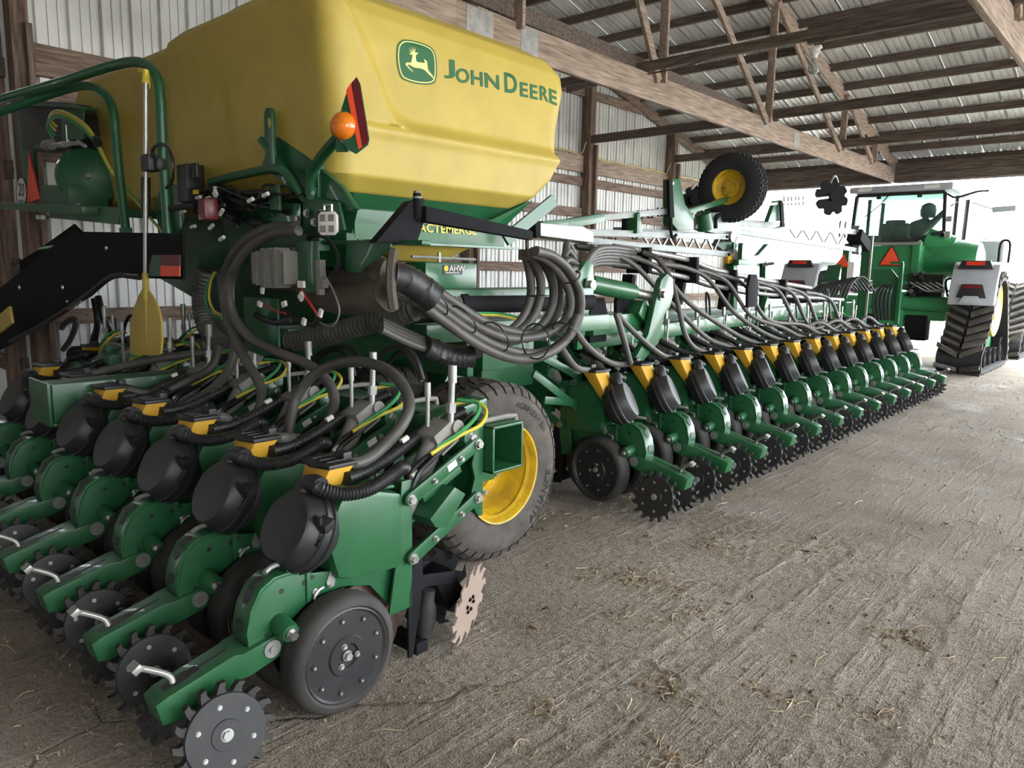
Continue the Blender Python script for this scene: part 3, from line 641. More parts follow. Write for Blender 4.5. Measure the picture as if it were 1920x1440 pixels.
ORD = ['first', 'second', 'third', 'fourth', 'fifth', 'sixth', 'seventh', 'eighth', 'ninth', 'tenth', 'eleventh', 'twelfth', 'thirteenth']
RU = make_row_unit('x', 'row units on the rear toolbar')
CX0, CY0, CP = -2.185, 1.42, 0.508
N_REAR, N_WING, N_LEFT = 7, 13, 7
rear = []; wing = []
YAW[0] = 0.42; RW = make_row_unit('x', 'x'); RW.name = 'row_unit'
for i in range(N_REAR):
    o = RU if i == 0 else copy_tree(RU)
    o.location = (CX0-CP*i, CY0, 0.010*i); rear.append(o)
    o['label'] = ('end row unit at the open toolbar end, with a pale toothed cleaner wheel' if i == 0 else
                  f'green row unit, {ORD[i]} in the rear row counting from the open toolbar end'); o['group'] = 'row units on the rear toolbar'
WX0, WY0, WP, WZ = -2.72, 4.05, 0.546, 0.055
for i in range(N_WING):
    o = RW if i == 0 else copy_tree(RW); o.location = (WX0, WY0+WP*i, WZ); o.rotation_euler = (0, 0, PI/2); wing.append(o)
    o['label'] = f'green row unit on the folded wing, {ORD[i]} from the big tyre toward the tractor' ; o['group'] = 'row units on the right wing'
for i in range(N_LEFT):
    o = copy_tree(RU); o.location = (-6.12, 2.0+0.545*i, 0.09); o.rotation_euler = (0, 0, -PI/2)
    o['label'] = f'row unit on the far wing by the metal wall, {ORD[i]} from its near end'; o['group'] = 'row units on the far wing'
# the near unit's outer cleaner wheel is still in pale primer
for ch in RU.children:
    if ch.name.startswith('row_cleaner'):
        for q in ch.children:
            if q.name == 'cleaner_wheel': q.data = q.data.copy(); q.data.materials[0] = MAT['cleaner_paint']; q['label'] = 'pale toothed cleaner wheel, unworn paint'; break
# ================================================================ planter frame, tanks, wheels
FR = thing('planter_frame', 'long green planter frame with toolbars, lift cylinders and the folded wing beam', 'farm machine', (-4.4, 2.6, 0))
def lo(q): return V(q)-V((-4.4, 2.6, 0))
class FB(MB):                              # world coordinates in, frame-local out
    def build(s, name, mats, parent=None, bevel=0, label=None):
        if parent is None: parent = FR
        if parent is FR: s.v = [lo(q) for q in s.v]
        return MB.build(s, name, mats, parent, bevel, label)
def hollow_tube(axis, c0, c1, w, h, t):    # square tube open at both ends, c0->c1
    b = FB(); d = (V(c1)-V(c0)); up = V((0, 0, 1)); sx = d.normalized().cross(up)
    for s_, o, ww, hh in ((0, up*(h/2-t/2), w, t), (0, -up*(h/2-t/2), w, t), (0, sx*(w/2-t/2), t, h), (0, -sx*(w/2-t/2), t, h)):
        b.beam(V(c0)+o, V(c1)+o, ww, hh)
    return b
hollow_tube('x', (-2.045, 2.275, .812), (-4.36, 2.275, .812), .19, .20, .012).build('rear_toolbar', 'green', bevel=0.004)
b = FB(); b.beam((-3.66, 3.9, .80+.05), (-3.66, 11.0, .80+.05), .19, .20); b.build('wing_toolbar', 'green', bevel=0.01)
b = FB(); b.beam((-4.48, 1.275, .808), (-4.48, 8.5, .808), .20, .21); b.build('far_wing_toolbar', 'green', bevel=0.012)
b = FB(); b.box((-4.53, 1.262, .805), (.31, .02, .235)); b.beam((-4.40, 1.27, .695), (-4.40, 1.62, .695), .06, .02); b.build('wing_end_plate', 'green', bevel=0.008)
b = FB(); b.beam((-4.4, 2.6, 1.0), (-4.3, 13.4, .95), .30, .30); b.build('drawbar', 'green', bevel=0.01)
b = FB(); b.beam((-5.26, 1.85, .86), (-5.26, 6.0, .86), .19, .20); b.build('far_wing_toolbar', 'green', bevel=0.012)
# cross beams over the wheels
b = FB(); b.beam((-2.95, 2.95, 1.07), (-5.9, 2.95, 1.02), .05, .24); b.beam((-2.95, 3.2, 1.12), (-5.9, 3.2, 1.12), .3, .30); b.build('cross_beam', 'green', bevel=0.008)
b = FB(); b.beam((-2.80, 2.45, 1.40), (-2.80, 3.75, 1.40), .22, .10); b.beam((-2.86, 2.5, 1.22), (-2.86, 4.1, 1.22), .10, .10); b.build('side_rail', 'green', bevel=0.008)

b = FB(); b.cyl((-2.72, 2.66, 1.375), (-2.72, 3.75, 1.365), .052, n=18); b.cyl((-2.72, 2.62, 1.375), (-2.72, 2.67, 1.375), .060, n=18); b.cyl((-2.72, 3.20, 1.37), (-2.72, 3.23, 1.37), .056, n=18); b.build('vacuum_pipe', 'black_steel')
b = FB(); p0 = P(640, 672, y=2.55); b.beam(P(560, 668, y=2.6), P(860, 622, y=3.1), .04, .22); b.build('cross_panel', 'green', bevel=0.004)
# rear mast, gussets and the plate carrying the hose boom
b = FB(); b.beam((-3.02, 2.02, 1.62), (-3.02, 2.02, 2.0), .10, .06, (0, 1, 0)); b.prism([(-.16, -.05), (.16, -.05), (.12, .07), (-.05, .10), (-.16, .08)], (-2.92, 1.985, 1.76), (1, 0, 0), (0, 0, 1), (0, 1, 0), .015); b.build('mast', 'green', bevel=0.006)
b = FB()
for p_ in ((576, 400), (602, 401), (590, 417), (560, 410)): b.hexbolt(P(*p_, y=1.965), (0, -1, 0), .014, .014)
stuff(b.build('mast_bolt', 'steel'))
b = FB(); b.beam(P(505, 285, y=2.0), P(600, 372, y=2.06), .03, .14, (0, 0, 1)); b.beam(P(498, 262, y=1.98), P(590, 385, y=2.05), .09, .03); b.build('tank_brace', 'green', bevel=0.004)
b = FB(); q = [P(u, v, y=2.02) for u, v in ((512, 246), (598, 310), (645, 350), (672, 392), (640, 404), (596, 372), (512, 304))]; b.prism([(p.x, p.z) for p in q], (0, 2.02, 0), (1, 0, 0), (0, 0, 1), (0, 1, 0), .03); b.build('diagonal_brace', 'green', bevel=0.004)
b = FB(); q = [(-.035, -.14), (.035, -.14), (.035, .10)]+[(.035*math.cos(PI*k/8), .10+.035*math.sin(PI*k/8)) for k in range(1, 8)]+[(-.035, .10)]
b.prism(q, P(507, 258, y=1.96), (1, 0, 0), (0, 0, 1), (0, 1, 0), .02); b.build('lifting_eye', 'green', bevel=0.003)
b = FB(); b.prism([(.011*math.cos(PI*k/6), .022*math.sin(PI*k/6)) for k in range(12)], P(505, 230, y=1.948), (1, 0, 0), (0, 0, 1), (0, 1, 0), .004); b.build('eye_slot', 'yellow_poly')
b = FB(); b.tube([P(395, 342, y=1.97), P(440, 330, y=1.95), P(500, 318, y=1.93), P(525, 318, y=1.93), P(545, 335, y=1.95), P(565, 365, y=1.98)], .021, 10, sub=4); b.build('guard_rail', 'green')
b = FB(); b.prism([(0, 0), (.30, .01), (.30, -.03), (.12, -.115), (.10, -.135), (.0, -.135), (-.02, -.12)], P(652, 452, y=1.99), (1, 0, 0), (0, 0, 1), (0, 1, 0), .012); b.beam(P(600, 455, y=2.03), P(800, 455, y=2.03), .05, .02); b.build('boom_plate', 'green', bevel=0.006)
b = FB(); b.beam(P(440, 470, y=2.1), P(660, 470, y=2.1), .06, .16); b.beam(P(380, 480, y=2.15), P(520, 480, y=2.15), .05, .12); b.build('rear_beam', 'green', bevel=0.006)
b = FB(); b.prism([(0, 0), (.33, 0), (.33, -.27), (.17, -.30), (0, -.28)], P(458, 556, y=2.0), (1, 0, 0), (0, 0, 1), (0, 1, 0), .012); b.build('back_plate', 'green', bevel=0.003); b = FB(); b.prism([(0, 0), (.50, .04), (.50, -.1), (0, -.12)], P(400, 470, y=2.2), (1, 0, 0), (0, 0, 1), (0, 1, 0), .012); b.build('back_plate', 'green', bevel=0.003)
b = FB(); q = [P(u, v, y=2.75) for u, v in ((300, 392), (660, 400), (660, 560), (440, 600), (300, 520))]; b.prism([(p.x, p.z) for p in q], (0, 2.75, 0), (1, 0, 0), (0, 0, 1), (0, 1, 0), .04); b.build('frame_panel', 'green', bevel=0.004)
# fold linkage between centre and wing
b = FB(); b.cyl(P(1105, 532, x=-3.0), P(1185, 548, x=-3.0), .062, n=18); b.build('fold_cylinder', 'green')
b = FB(); b.cyl(P(1185, 548, x=-3.0), P(1222, 556, x=-3.0), .036, n=14); b.build('cylinder_rod', 'steel')
b = FB(); b.prism([(0.0, .10), (.06, .16), (.13, .14), (.15, .04), (.10, -.20), (.04, -.42), (-.02, -.42), (.02, -.15), (-.02, 0)], P(1085, 535, x=-2.95), (0, 1, 0), (0, 0, 1), (1, 0, 0), .03); b.build('hinge_plate', 'green_clean', bevel=0.006)
b = FB(); b.hexbolt(P(1104, 534, x=-2.92), (1, 0, 0), .035, .04); b.build('hinge_pin', 'steel'); b = FB(); b.hexbolt(P(1240, 552, x=-2.92), (1, 0, 0), .032, .04); b.build('hinge_pin', 'steel')
b = FB(); b.prism([(-.05, .12), (.03, .17), (.12, .13), (.14, .02), (.10, -.08), (.02, -.14), (-.05, -.35), (-.30, -.50), (-.42, -.50), (-.2, -.28), (-.12, -.05)], P(1240, 555, x=-2.95), (0, 1, 0), (0, 0, 1), (1, 0, 0), .05); b.build('hinge_bracket', 'green', bevel=0.006)
b = FB(); b.beam(P(1190, 575, x=-3.05), P(1230, 625, x=-3.05), .12, .12); b.beam(P(1100, 610, x=-3.1), P(1225, 600, x=-3.1), .12, .14); b.beam(P(1090, 640, x=-3.3), P(1560, 575, x=-3.5), .10, .12); b.build('wing_brace', 'green_clean', bevel=0.008)
for px, y_ in ((1120, 600), (1170, 570), (1410, 545)):
    b = FB(); b.prism([(-.10, -.16), (.10, -.16), (.12, .02), (.06, .16), (-.08, .16), (-.12, .02)], P(px, y_, x=-3.15), (0, 1, 0), (0, 0, 1), (1, 0, 0), .03); b.build('support_plate', 'black_steel', bevel=0.004)
b = FB()
for (u0, v0, u1, v1) in ((1000, 660, 1110, 720), (1000, 700, 1095, 775), (1020, 750, 1085, 755)): b.beam(P(u0, v0, x=-3.0), P(u1, v1, x=-2.95), .02, .05)
b.build('lower_link', 'green', bevel=0.003); b = FB(); b.beam((-3.5, 3.75, .95), (-3.5, 3.75, .55), .3, .25); b.build('hinge_post', 'green', bevel=0.003)
b = FB(); b.box((-3.45, 3.55, .98), (.5, .5, .38)); b.box((-4.4, 4.0, .82), (2.4, .1, .5)); b.build('hinge_block', 'green', bevel=0.01)
# ---------------------------------------------------------------- seed tanks
def sm(t): t = min(max(t, 0), 1); return t*t*(3-2*t)
def lerp_tab(tab, z):
    for (a, va), (b2, vb) in zip(tab, tab[1:]):
        if z <= b2: f = (z-a)/(b2-a) if b2 > a else 0; return va+(vb-va)*min(max(f, 0), 1)
    return tab[-1][1]
ZT = [1.90, 2.88]
TX1 = [(1.90, -2.99), (1.97, -2.90), (2.20, -2.862), (2.60, -2.885), (2.70, -2.90), (2.77, -2.935), (2.83, -3.02), (2.865, -3.15), (2.88, -3.40)]
TX0 = [(1.90, -4.44), (1.97, -4.50), (2.70, -4.53), (2.80, -4.50), (2.865, -4.40), (2.88, -4.2)]
TY0 = [(1.90, 2.10), (1.97, 2.03), (2.2, 2.0), (2.70, 1.985), (2.78, 2.0), (2.84, 2.06), (2.87, 2.15), (2.88, 2.35)]
TY1 = [(1.90, 3.36), (1.97, 3.47), (2.08, 3.60), (2.20, 3.665), (2.24, 3.64), (2.40, 3.66), (2.62, 3.73), (2.70, 3.725), (2.77, 3.66), (2.83, 3.5), (2.865, 3.3), (2.88, 3.1)]
def inset(y, z):
    e1 = (y-(2.125+(2.70-z)*0.50)) if z > 2.21 else 1; e2 = z-(2.205+.01*(y-2.3))
    h_ = max(.10-abs(e1-e2), 0)/.10; k = min(e1, e2)-h_*h_*.10*.25
    return -0.040*sm((k+0.02)/0.075)+0.008*math.exp(-((k+0.03)/0.025)**2)
def xface(y, z): return lerp_tab(TX1, z)+inset(y, z)
def tank(mirror=False, dy=0.0):
    b = MB(); zs = [1.90+0.98*i/96 for i in range(97)]; rings = []; cr = 0.10
    for z in zs:
        x1, x0, y0, y1 = lerp_tab(TX1, z), lerp_tab(TX0, z), lerp_tab(TY0, z), lerp_tab(TY1, z); ring = []
        def arc(cx_, cy_, a0): return [V((cx_+cr*math.cos(a0+PI/2*k/6), cy_+cr*math.sin(a0+PI/2*k/6), z)) for k in range(7)]
        n = 100
        right = [V((x1, y0+cr+(y1-y0-2*cr)*k/n, z)) for k in range(1, n)]
        ring = arc(x1-cr, y0+cr, -PI/2)+right+arc(x1-cr, y1-cr, 0)+arc(x0+cr, y1-cr, PI/2)+[V((x0, y1-cr-(y1-y0-2*cr)*k/10, z)) for k in range(1, 10)]+arc(x0+cr, y0+cr, PI)+[V((x0+cr+(x1-x0-2*cr)*k/12, y0-(.012*sm((z-2.0)/.2) if abs(k-7) < 2 else 0), z)) for k in range(1, 12)]
        for q in ring:
            if q.x > x1-cr*0.75: q.x += inset(q.y, q.z)*sm((q.x-(x1-cr*.75))/(cr*.6))
        rings.append(ring)
    m = len(rings[0]); vs = [q for r in rings for q in r]
    if mirror: vs = [V((-9.06-q.x, q.y+dy, q.z)) for q in vs]
    b.add(vs, [(i*m+j, i*m+(j+1) % m, (i+1)*m+(j+1) % m, (i+1)*m+j) for i in range(len(zs)-1) for j in range(m)]+[tuple(range(m))[::-1], tuple((len(zs)-1)*m+j for j in range(m))], 0, True)
    return b
tk = thing('seed_tank', 'big yellow plastic seed tank with green lettering and leaping deer emblem', 'tank')
tank().build('tank_body', 'yellow_poly', tk)
b = MB(); b.box((-3.8, 2.8, 2.88), (.7, .6, .04)); b.build('tank_lid', 'black_plastic', tk, bevel=0.015)
tk2 = thing('seed_tank', 'second yellow seed tank behind the compressor, left of the lettered tank', 'tank')
tank(True, 0.08).build('tank_body', 'yellow_poly', tk2)
b = MB(); b.box((-5.3, 2.85, 2.88), (.7, .6, .04)); b.build('tank_lid', 'black_plastic', tk2, bevel=0.015)
# lettering and emblem lie on the tank's side wall
def onface(q, lift=0.0025): return V((xface(q.y, q.z)+lift, q.y, q.z))
def face_pt(u, v): q = P(u, v, x=-2.925); return V((0, q.y, q.z))
def place(txt, u0, v0, u1, v1, hpx, m='logo_green', bold=0.012):
    a, c = face_pt(u0, v0), face_pt(u1, v1); top = face_pt(u0, v0-hpx); ex = (c-a); ey = (top-a)
    vs, fs = text_geo(txt, 1.0, bold=bold); x0 = min(q.x for q in vs); x1 = max(q.x for q in vs); y0 = min(q.y for q in vs); y1 = max(q.y for q in vs)
    b = MB(); b.add([onface(a+ex*((q.x-x0)/(x1-x0))+ey*((q.y-max(y0, 0) if y0 > -.05 else q.y-y0)/(y1-max(y0, 0) if y0 > -.05 else y1-y0))) for q in vs], fs); return b
for txt, u0, v0, u1, v1, h in (('J', 831, 147, 852, 149, 37), ('O', 853, 154, 879, 156, 27), ('H', 882, 158, 904, 162, 27), ('N', 908, 163, 935, 168, 27), ('D', 945, 172, 969, 176, 37), ('E', 974, 180, 989, 183, 27), ('E', 993, 184, 1007, 187, 27), ('R', 1011, 187, 1028, 191, 27), ('E', 1029, 192, 1043, 198, 27)):
    place(txt, u0, v0, u1, v1, h, bold=.026).build('letter', 'logo_green', tk)
def px_poly(name, pts, m, lift, refine=0):
    b = MB(); q = [face_pt(*p) for p in pts]
    b.add([onface(p, lift) for p in q], [tuple(range(len(q)))]); o = b.build(name, m, tk); return o
def em(x, y): return (742+x*76, 74+y*87)   # emblem box in survey units
def rshield(k):
    c = V((.5, .5, 0)); raw = [(.08, .06), (.20, .0), (.45, .02), (.75, .10), (.92, .20), (.985, .36), (1.0, .62), (.97, .86), (.90, .955), (.70, .985), (.45, .96), (.22, .90), (.09, .82), (.02, .62), (.0, .35), (.03, .14)]
    p = smooth_path([(x, y, 0) for x, y in raw+raw[:1]], 4)[:-1]
    return [em(c.x+(q.x-c.x)*k, c.y+(q.y-c.y)*k) for q in p]
px_poly('emblem_border', rshield(1.0), 'logo_green', .0025); px_poly('emblem_line', rshield(.93), 'logo_yellow', .0035); px_poly('emblem_field', rshield(.88), 'logo_green', .0045)
def deer(x, y): return (742+(x-665)/290*76, 74+(y-118)/335*87)
body = [(722, 298), (735, 287), (765, 288), (770, 270), (775, 245), (778, 232), (762, 228), (752, 222), (775, 214), (790, 208), (800, 214), (820, 216), (818, 222), (805, 228), (800, 250), (803, 275), (815, 284), (850, 288), (868, 290), (880, 296), (884, 310), (884, 330), (892, 350), (908, 368), (925, 395), (935, 420), (915, 395), (890, 372), (875, 355), (860, 340), (835, 330), (805, 326), (785, 322), (768, 312), (752, 302), (738, 303), (752, 325), (772, 345), (782, 357), (765, 347), (745, 328)]
px_poly('emblem_deer', [deer(*p) for p in body], 'logo_yellow', .006)
px_poly('emblem_deer', [deer(*p) for p in ((866, 292), (858, 262), (872, 268), (882, 285), (882, 300))], 'logo_yellow', .006)
for an in ([(795, 212), (800, 190), (790, 166), (796, 188), (790, 210)], [(798, 205), (786, 190), (770, 172), (782, 192), (793, 208)], [(792, 208), (778, 200), (752, 182), (772, 202), (786, 212)], [(786, 208), (768, 208), (748, 198), (766, 212), (782, 212)]):
    px_poly('emblem_antler', [deer(*p) for p in an], 'logo_yellow', .006)
# green hopper below the tanks
hb = thing('tank_hopper', 'green sheet steel hopper under the lettered yellow tank', 'hopper')
b = MB(); T = [(-2.925, 2.09), (-2.925, 3.46), (-4.45, 3.42), (-4.45, 2.12)]; M_ = [(-3.05, 2.27), (-3.05, 3.29), (-4.3, 3.25), (-4.3, 2.2)]; B_ = [(-3.05, 2.22), (-3.05, 3.33), (-4.2, 3.3), (-4.2, 2.2)]
vs = [V((x, y, 1.985)) for x, y in T]+[V((x, y, 1.835)) for x, y in M_]+[V((x, y, 1.68)) for x, y in B_]
b.add(vs, [(0, 1, 2, 3), (11, 10, 9, 8)]+[(4*l+i, 4*l+4+i, 4*l+4+(i+1) % 4, 4*l+(i+1) % 4) for l in (0, 1) for i in range(4)]); b.build('hopper_body', 'green', hb, bevel=0.006)
b = MB(); b.box((-3.03, 2.8, 1.675), (.10, 1.16, .012)); b.build('ledge', 'green_clean', hb)
b = MB(); b.add([(-2.93, 3.47, 1.98), (-2.93, 3.44, 1.96), (-3.02, 3.10, 1.80), (-3.02, 3.16, 1.78), (-3.02, 3.30, 1.80)], [(0, 1, 2, 3, 4)]); b.beam((-3.0, 3.28, 1.72), (-2.9, 3.60, 1.97), .03, .07); b.build('corner_strut', 'green_clean', hb)
b = MB(); b.box((-3.045, 2.55, 1.725), (.012, .62, .075)); b.build('name_panel', 'logo_green', hb)
b = MB(); a, c = P(760, 433, x=-3.035), P(893, 440, x=-3.035); vs, fs = text_geo('EXACTEMERGE', 1.0, bold=.012); x0 = min(q.x for q in vs); x1 = max(q.x for q in vs)
b.add([a+(c-a)*((q.x-x0)/(x1-x0))+V((0.004, 0, q.y*.062)) for q in vs], fs); b.build('lettering', 'text_yellow', hb)
b = MB(); b.add([(-3.1, 2.45, 1.67), (-3.1, 3.1, 1.67), (-3.9, 3.1, 1.67), (-3.9, 2.45, 1.67), (-3.2, 2.6, 1.585), (-3.2, 2.95, 1.585), (-3.7, 2.95, 1.585), (-3.7, 2.6, 1.585)], [(3, 2, 1, 0), (4, 5, 6, 7)]+[(i, (i+1) % 4, 4+(i+1) % 4, 4+i) for i in range(4)]); b.build('meter_funnel', 'yellow_poly', hb, bevel=0.01)
# tool box with the dealer sticker
tb = thing('tool_box', 'green steel box with a small dealer sticker under the yellow tank', 'box')
b = MB(); b.box((-2.88, 2.665, 1.508), (.16, .36, .145)); b.build('box_body', 'green_clean', tb, bevel=0.010)
b = MB(); b.cyl((-2.83, 2.42, 1.605), (-2.83, 2.86, 1.60), .008, n=8); b.cyl((-2.83, 2.60, 1.58), (-2.83, 2.60, 1.63), .009, n=8); b.build('handle_rod', 'zinc', tb)
b = MB(); b.box((-2.7985, 2.665, 1.545), (.002, .135, .048)); st = b.build('sticker', 'label_black', tb)
text_part('sticker_text', 'AHW', .045, (-2.797, 2.642, 1.536), (0, 1, 0), (0, 0, 1), 'white', st, bold=.01)
b = MB(); b.lathe([(0, .015), (.0005, .015)], (-2.797, 2.62, 1.551), (1, 0, 0), 16); b.build('sticker_mark', 'text_yellow', st)
b = MB(); b.box((-2.797, 2.665, 1.529), (.001, .10, .004)); b.build('sticker_line', 'white', st)
# ---------------------------------------------------------------- carrying wheels
def carry_wheel(label, x, y, R=.485, W=.40):
    t = thing('transport_wheel', label, 'wheel', (x-W/2, y, R), group='transport wheels')
    h = W/2
    b = MB(); b.lathe([(-h+.02, .262), (-h+.012, .30), (-h, .36), (-h+.01, .42), (-h+.04, R-.035), (-h+.07, R-.018), (h-.07, R-.018), (h-.04, R-.035), (h-.01, .42), (h, .36), (h-.012, .30), (h-.02, .262)], (0, 0, 0), (1, 0, 0), 64, cap=False); ty = b.build('tyre', 'tyre', t)
    b = MB(); N = 40
    def rp(w, r, xx): return V((xx, r*math.cos(w), r*math.sin(w)))
    for k in range(N):
        w0 = 2*PI*k/N; w1 = w0+2*PI/N*.78
        for sx in (1, -1):
            vs = [rp(w, r, sx*xx) for w in (w0, w1) for r, xx in ((R-.06, h-.008), (R-.028, h-.028), (R-.004, h-.065), (R, h-.13), (R-.03, h-.13), (R-.06, h-.05))]
            b.add(vs, [(0, 1, 2, 3, 4, 5), (11, 10, 9, 8, 7, 6)]+[(i, (i+1) % 6, 6+(i+1) % 6, 6+i) for i in range(6)])
        for j, (xa, xb, sk) in enumerate(((-.066, -.012, .5), (-.006, .06, 0.0))):
            ws = w0+2*PI/N*sk; wa = ws; wb = ws+2*PI/N*.80; s2 = 2*PI/N*.35
            vs = [rp(wa, R-.03, xa), rp(wb, R-.03, xa), rp(wb+s2, R-.03, xb), rp(wa+s2, R-.03, xb), rp(wa, R, xa), rp(wb, R, xa), rp(wb+s2, R, xb), rp(wa+s2, R, xb)]
            b.add(vs, [(3, 2, 1, 0), (4, 5, 6, 7)]+[(i, (i+1) % 4, 4+(i+1) % 4, 4+i) for i in range(4)])
    stuff(b.build('tread_block', 'tyre', ty))
    b = MB(); b.lathe([(h-.055, .235), (h-.012, .268), (h-.002, .270), (h-.004, .262), (h-.02, .252), (h-.07, .240), (h-.10, .225), (h-.15, .218), (h-.20, .21), (h-.215, .195), (h-.205, .16), (h-.20, .13), (h-.22, .125), (h-.235, .05), (h-.235, 0)], (0, 0, 0), (1, 0, 0), 48, cap=False); rm = b.build('rim', 'yellow_paint', t)
    b = MB()
    for k in range(8):
        w = 2*PI*k/8+.35; b = MB(); b.hexbolt((h-.208, .165*math.cos(w), .165*math.sin(w)), (1, 0, 0), .013, .022); b.build('lug_nut', 'steel', rm)
    b = MB(); b.lathe([(h-.235, .07), (h-.19, .065), (h-.15, .05), (h-.145, 0)], (0, 0, 0), (1, 0, 0), 20); b.build('hub', 'green', t)
    def arc_text(txt, r, w_mid, size, name, flip=False):
        vs, fs = text_geo(txt, size, bold=.01); x0 = min(q.x for q in vs); x1 = max(q.x for q in vs); q_ = MB(); out = []
        for p in vs:
            s_ = p.x-(x0+x1)/2; w = w_mid-s_/r; rr = r+p.y-size*.35
            if flip: w = w_mid+s_/r; rr = r-p.y+size*.35
            f = (rr-.30)/.12; out.append(V((h-.012+.012*math.sin(min(max(f, 0), 1)*PI*.9)+.004, rr*math.cos(w), rr*math.sin(w))))
        q_.add(out, fs); q_.build(name, 'tyre_dark', ty)
    arc_text('AGRIFLEX+ 331', .372, .95, .046, 'side_lettering'); arc_text('ALLIANCE', .372, -.55, .070, 'side_lettering', True)
    return t
tw = carry_wheel('large dusty tyre with a yellow dished rim beside the open toolbar end', -2.565, 2.83)
tw2 = copy_tree(tw); tw2.location = (-3.55, 2.83, .485); tw2['label'] = 'inner dusty tyre, half hidden in the shade behind the hoses'
tw3 = copy_tree(tw); tw3.location = (-3.75, 3.55, .485); tw3['label'] = 'shaded tyre far under the frame behind the big tyre'
for o, r in ((tw2, .8), (tw3, .4)): o.rotation_euler = (r, 0, 0)
b = FB(); b.beam((-2.7, 2.83, .485), (-5.6, 2.83, .485), .14, .14); b.beam((-3.3, 2.83, .485), (-3.3, 3.2, 1.05), .16, .14); b.build('axle', 'green', bevel=0.01)
b = FB(); b.beam(P(800, 790, x=-2.3), P(895, 752, x=-2.3), .12, .045); b.build('tube_clamp', 'green_clean', bevel=0.004)
# ================================================================ things on the rear of the planter
# access stair with its black side plates
st = thing('access_stair', 'black steel stair side plates folded over the rear row units', 'stair', (-4.6, 1.7, 1.2))
def rel(o): L0 = o.location.copy(); return lambda q: V(q)-L0
class LB(MB):                               # world in, local to a thing out
    def __init__(s, root): MB.__init__(s); s.root = root
    def build(s, name, mats, parent=None, bevel=0, label=None):
        L0 = V(s.root.location); s.v = [q-L0 for q in s.v]
        return MB.build(s, name, mats, parent or s.root, bevel, label)
def ypoly(b, pts, y, t, m=0):                # outline given as sight points on the plane y
    q = [P(u, v, y=y) for u, v in pts]; b.prism([(p.x, p.z) for p in q], (0, y, 0), (1, 0, 0), (0, 0, 1), (0, 1, 0), t, m); return b
b = LB(st); ypoly(b, [(-60, 588), (136, 434), (345, 438), (345, 524), (212, 520), (170, 556), (88, 606), (30, 640), (-60, 690)], 1.70, .014); b.build('side_plate', 'black_steel', bevel=0.004)
b = LB(st); ypoly(b, [(-60, 548), (70, 470), (140, 420), (160, 440), (-60, 580)], 2.10, .014); b.build('side_plate', 'black_steel', bevel=0.004)
b = LB(st); b.beam(P(72, 466, y=1.75), P(135, 458, y=1.95), .16, .02, (0, 0, 1)); b.build('stair_tread', 'green', bevel=0.003)
for (u, v, r) in ((200, 465, .015), (37, 539, .017), (118, 539, .017), (127, 565, .008)):
    b = LB(st); b.lathe([(0, r), (.006, r*.9), (.010, r*.4)], P(u, v, y=1.692), (0, -1, 0), 14); b.build('bolt_head', 'steel')
b = LB(st); b.tube([P(262, 520, y=1.68), P(212, 518, y=1.68), P(160, 556, y=1.68), P(90, 603, y=1.68), P(20, 640, y=1.68)], .016, 8, sub=3); b.build('cable_run', 'hose_black')
b = LB(st); b.tube([P(258, 516, y=1.672), P(222, 514, y=1.672)], .006, 6, sub=1); b.build('cable_clip', 'steel')
b = LB(st); b.tube([P(205, 518, y=1.672), P(182, 538, y=1.672)], .006, 6, sub=1); b.build('cable_clip', 'steel')
b = LB(st); b.tube([P(152, 565, y=1.672), P(128, 580, y=1.672)], .006, 6, sub=1); b.build('cable_clip', 'steel')
b = LB(st); b.beam(P(-12, 618, y=1.55), P(22, 590, y=1.55), .02, .12, (0, 0, 1)); b.build('guard_flap', 'yellow_poly', label='yellow flap at the stair foot', bevel=0.004)
# hand rails
hr = thing('hand_rail', 'tall bent green tube handrail holding the paddle shaft', 'handrail', P(315, 480, y=1.75))
b = LB(hr); b.tube([P(-40, 205, y=1.42), P(0, 187, y=1.45), P(120, 152, y=1.60), P(215, 122, y=1.72), P(262, 117, y=1.75), P(290, 138, y=1.75), P(300, 180, y=1.75), P(306, 300, y=1.75), P(318, 476, y=1.75)], .026, 12, sub=6); b.build('rail_tube', 'green')
b = LB(hr); b.box(P(318, 476, y=1.75), (.07, .05, .03)); b.hexbolt(P(321, 452, y=1.725), (0, -1, 0), .012, .012); b.build('rail_foot', 'green')
hr2 = thing('hand_rail', 'lower bent green tube handrail in front of the compressor', 'handrail', P(235, 430, y=1.78))
b = LB(hr2); b.tube([P(-40, 222, y=1.38), P(0, 210, y=1.42), P(90, 178, y=1.6), P(155, 161, y=1.72), P(190, 172, y=1.77), P(211, 205, y=1.78), P(217, 260, y=1.78), P(226, 350, y=1.78), P(236, 432, y=1.78)], .025, 12, sub=6); b.build('rail_tube', 'green')
b = LB(hr2); b.box(P(236, 432, y=1.78), (.06, .05, .03)); b.build('rail_foot', 'green')
# paddle hung on the rail
pd = thing('paddle', 'yellow plastic paddle hung blade down on the green handrail', 'paddle', P(275, 400, y=1.69))
b = LB(pd); b.cyl(P(273, 150, y=1.70), P(273, 530, y=1.69), .0125, n=14); b.build('shaft', 'alu')
b = LB(pd); b.cyl(P(273, 332, y=1.70), P(273, 405, y=1.70), .024, n=14); b.build('grip_sleeve', 'black_plastic')
b = LB(pd); b.cyl(P(274, 132, y=1.70), P(273, 155, y=1.70), .014, .019, n=12); b.beam(P(262, 131, y=1.70), P(274, 134, y=1.70), .02, .02); b.tube([P(275, 140, y=1.70), P(281, 160, y=1.69), P(280, 166, y=1.69)], .003, 5, sub=3); b.build('grip', 'text_yellow')
bl = [(272, 512), (277, 512), (280, 545), (290, 560), (300, 583), (304, 605), (305, 635), (303, 663), (298, 666), (252, 666), (246, 662), (245, 630), (247, 600), (253, 575), (262, 553), (269, 540)]
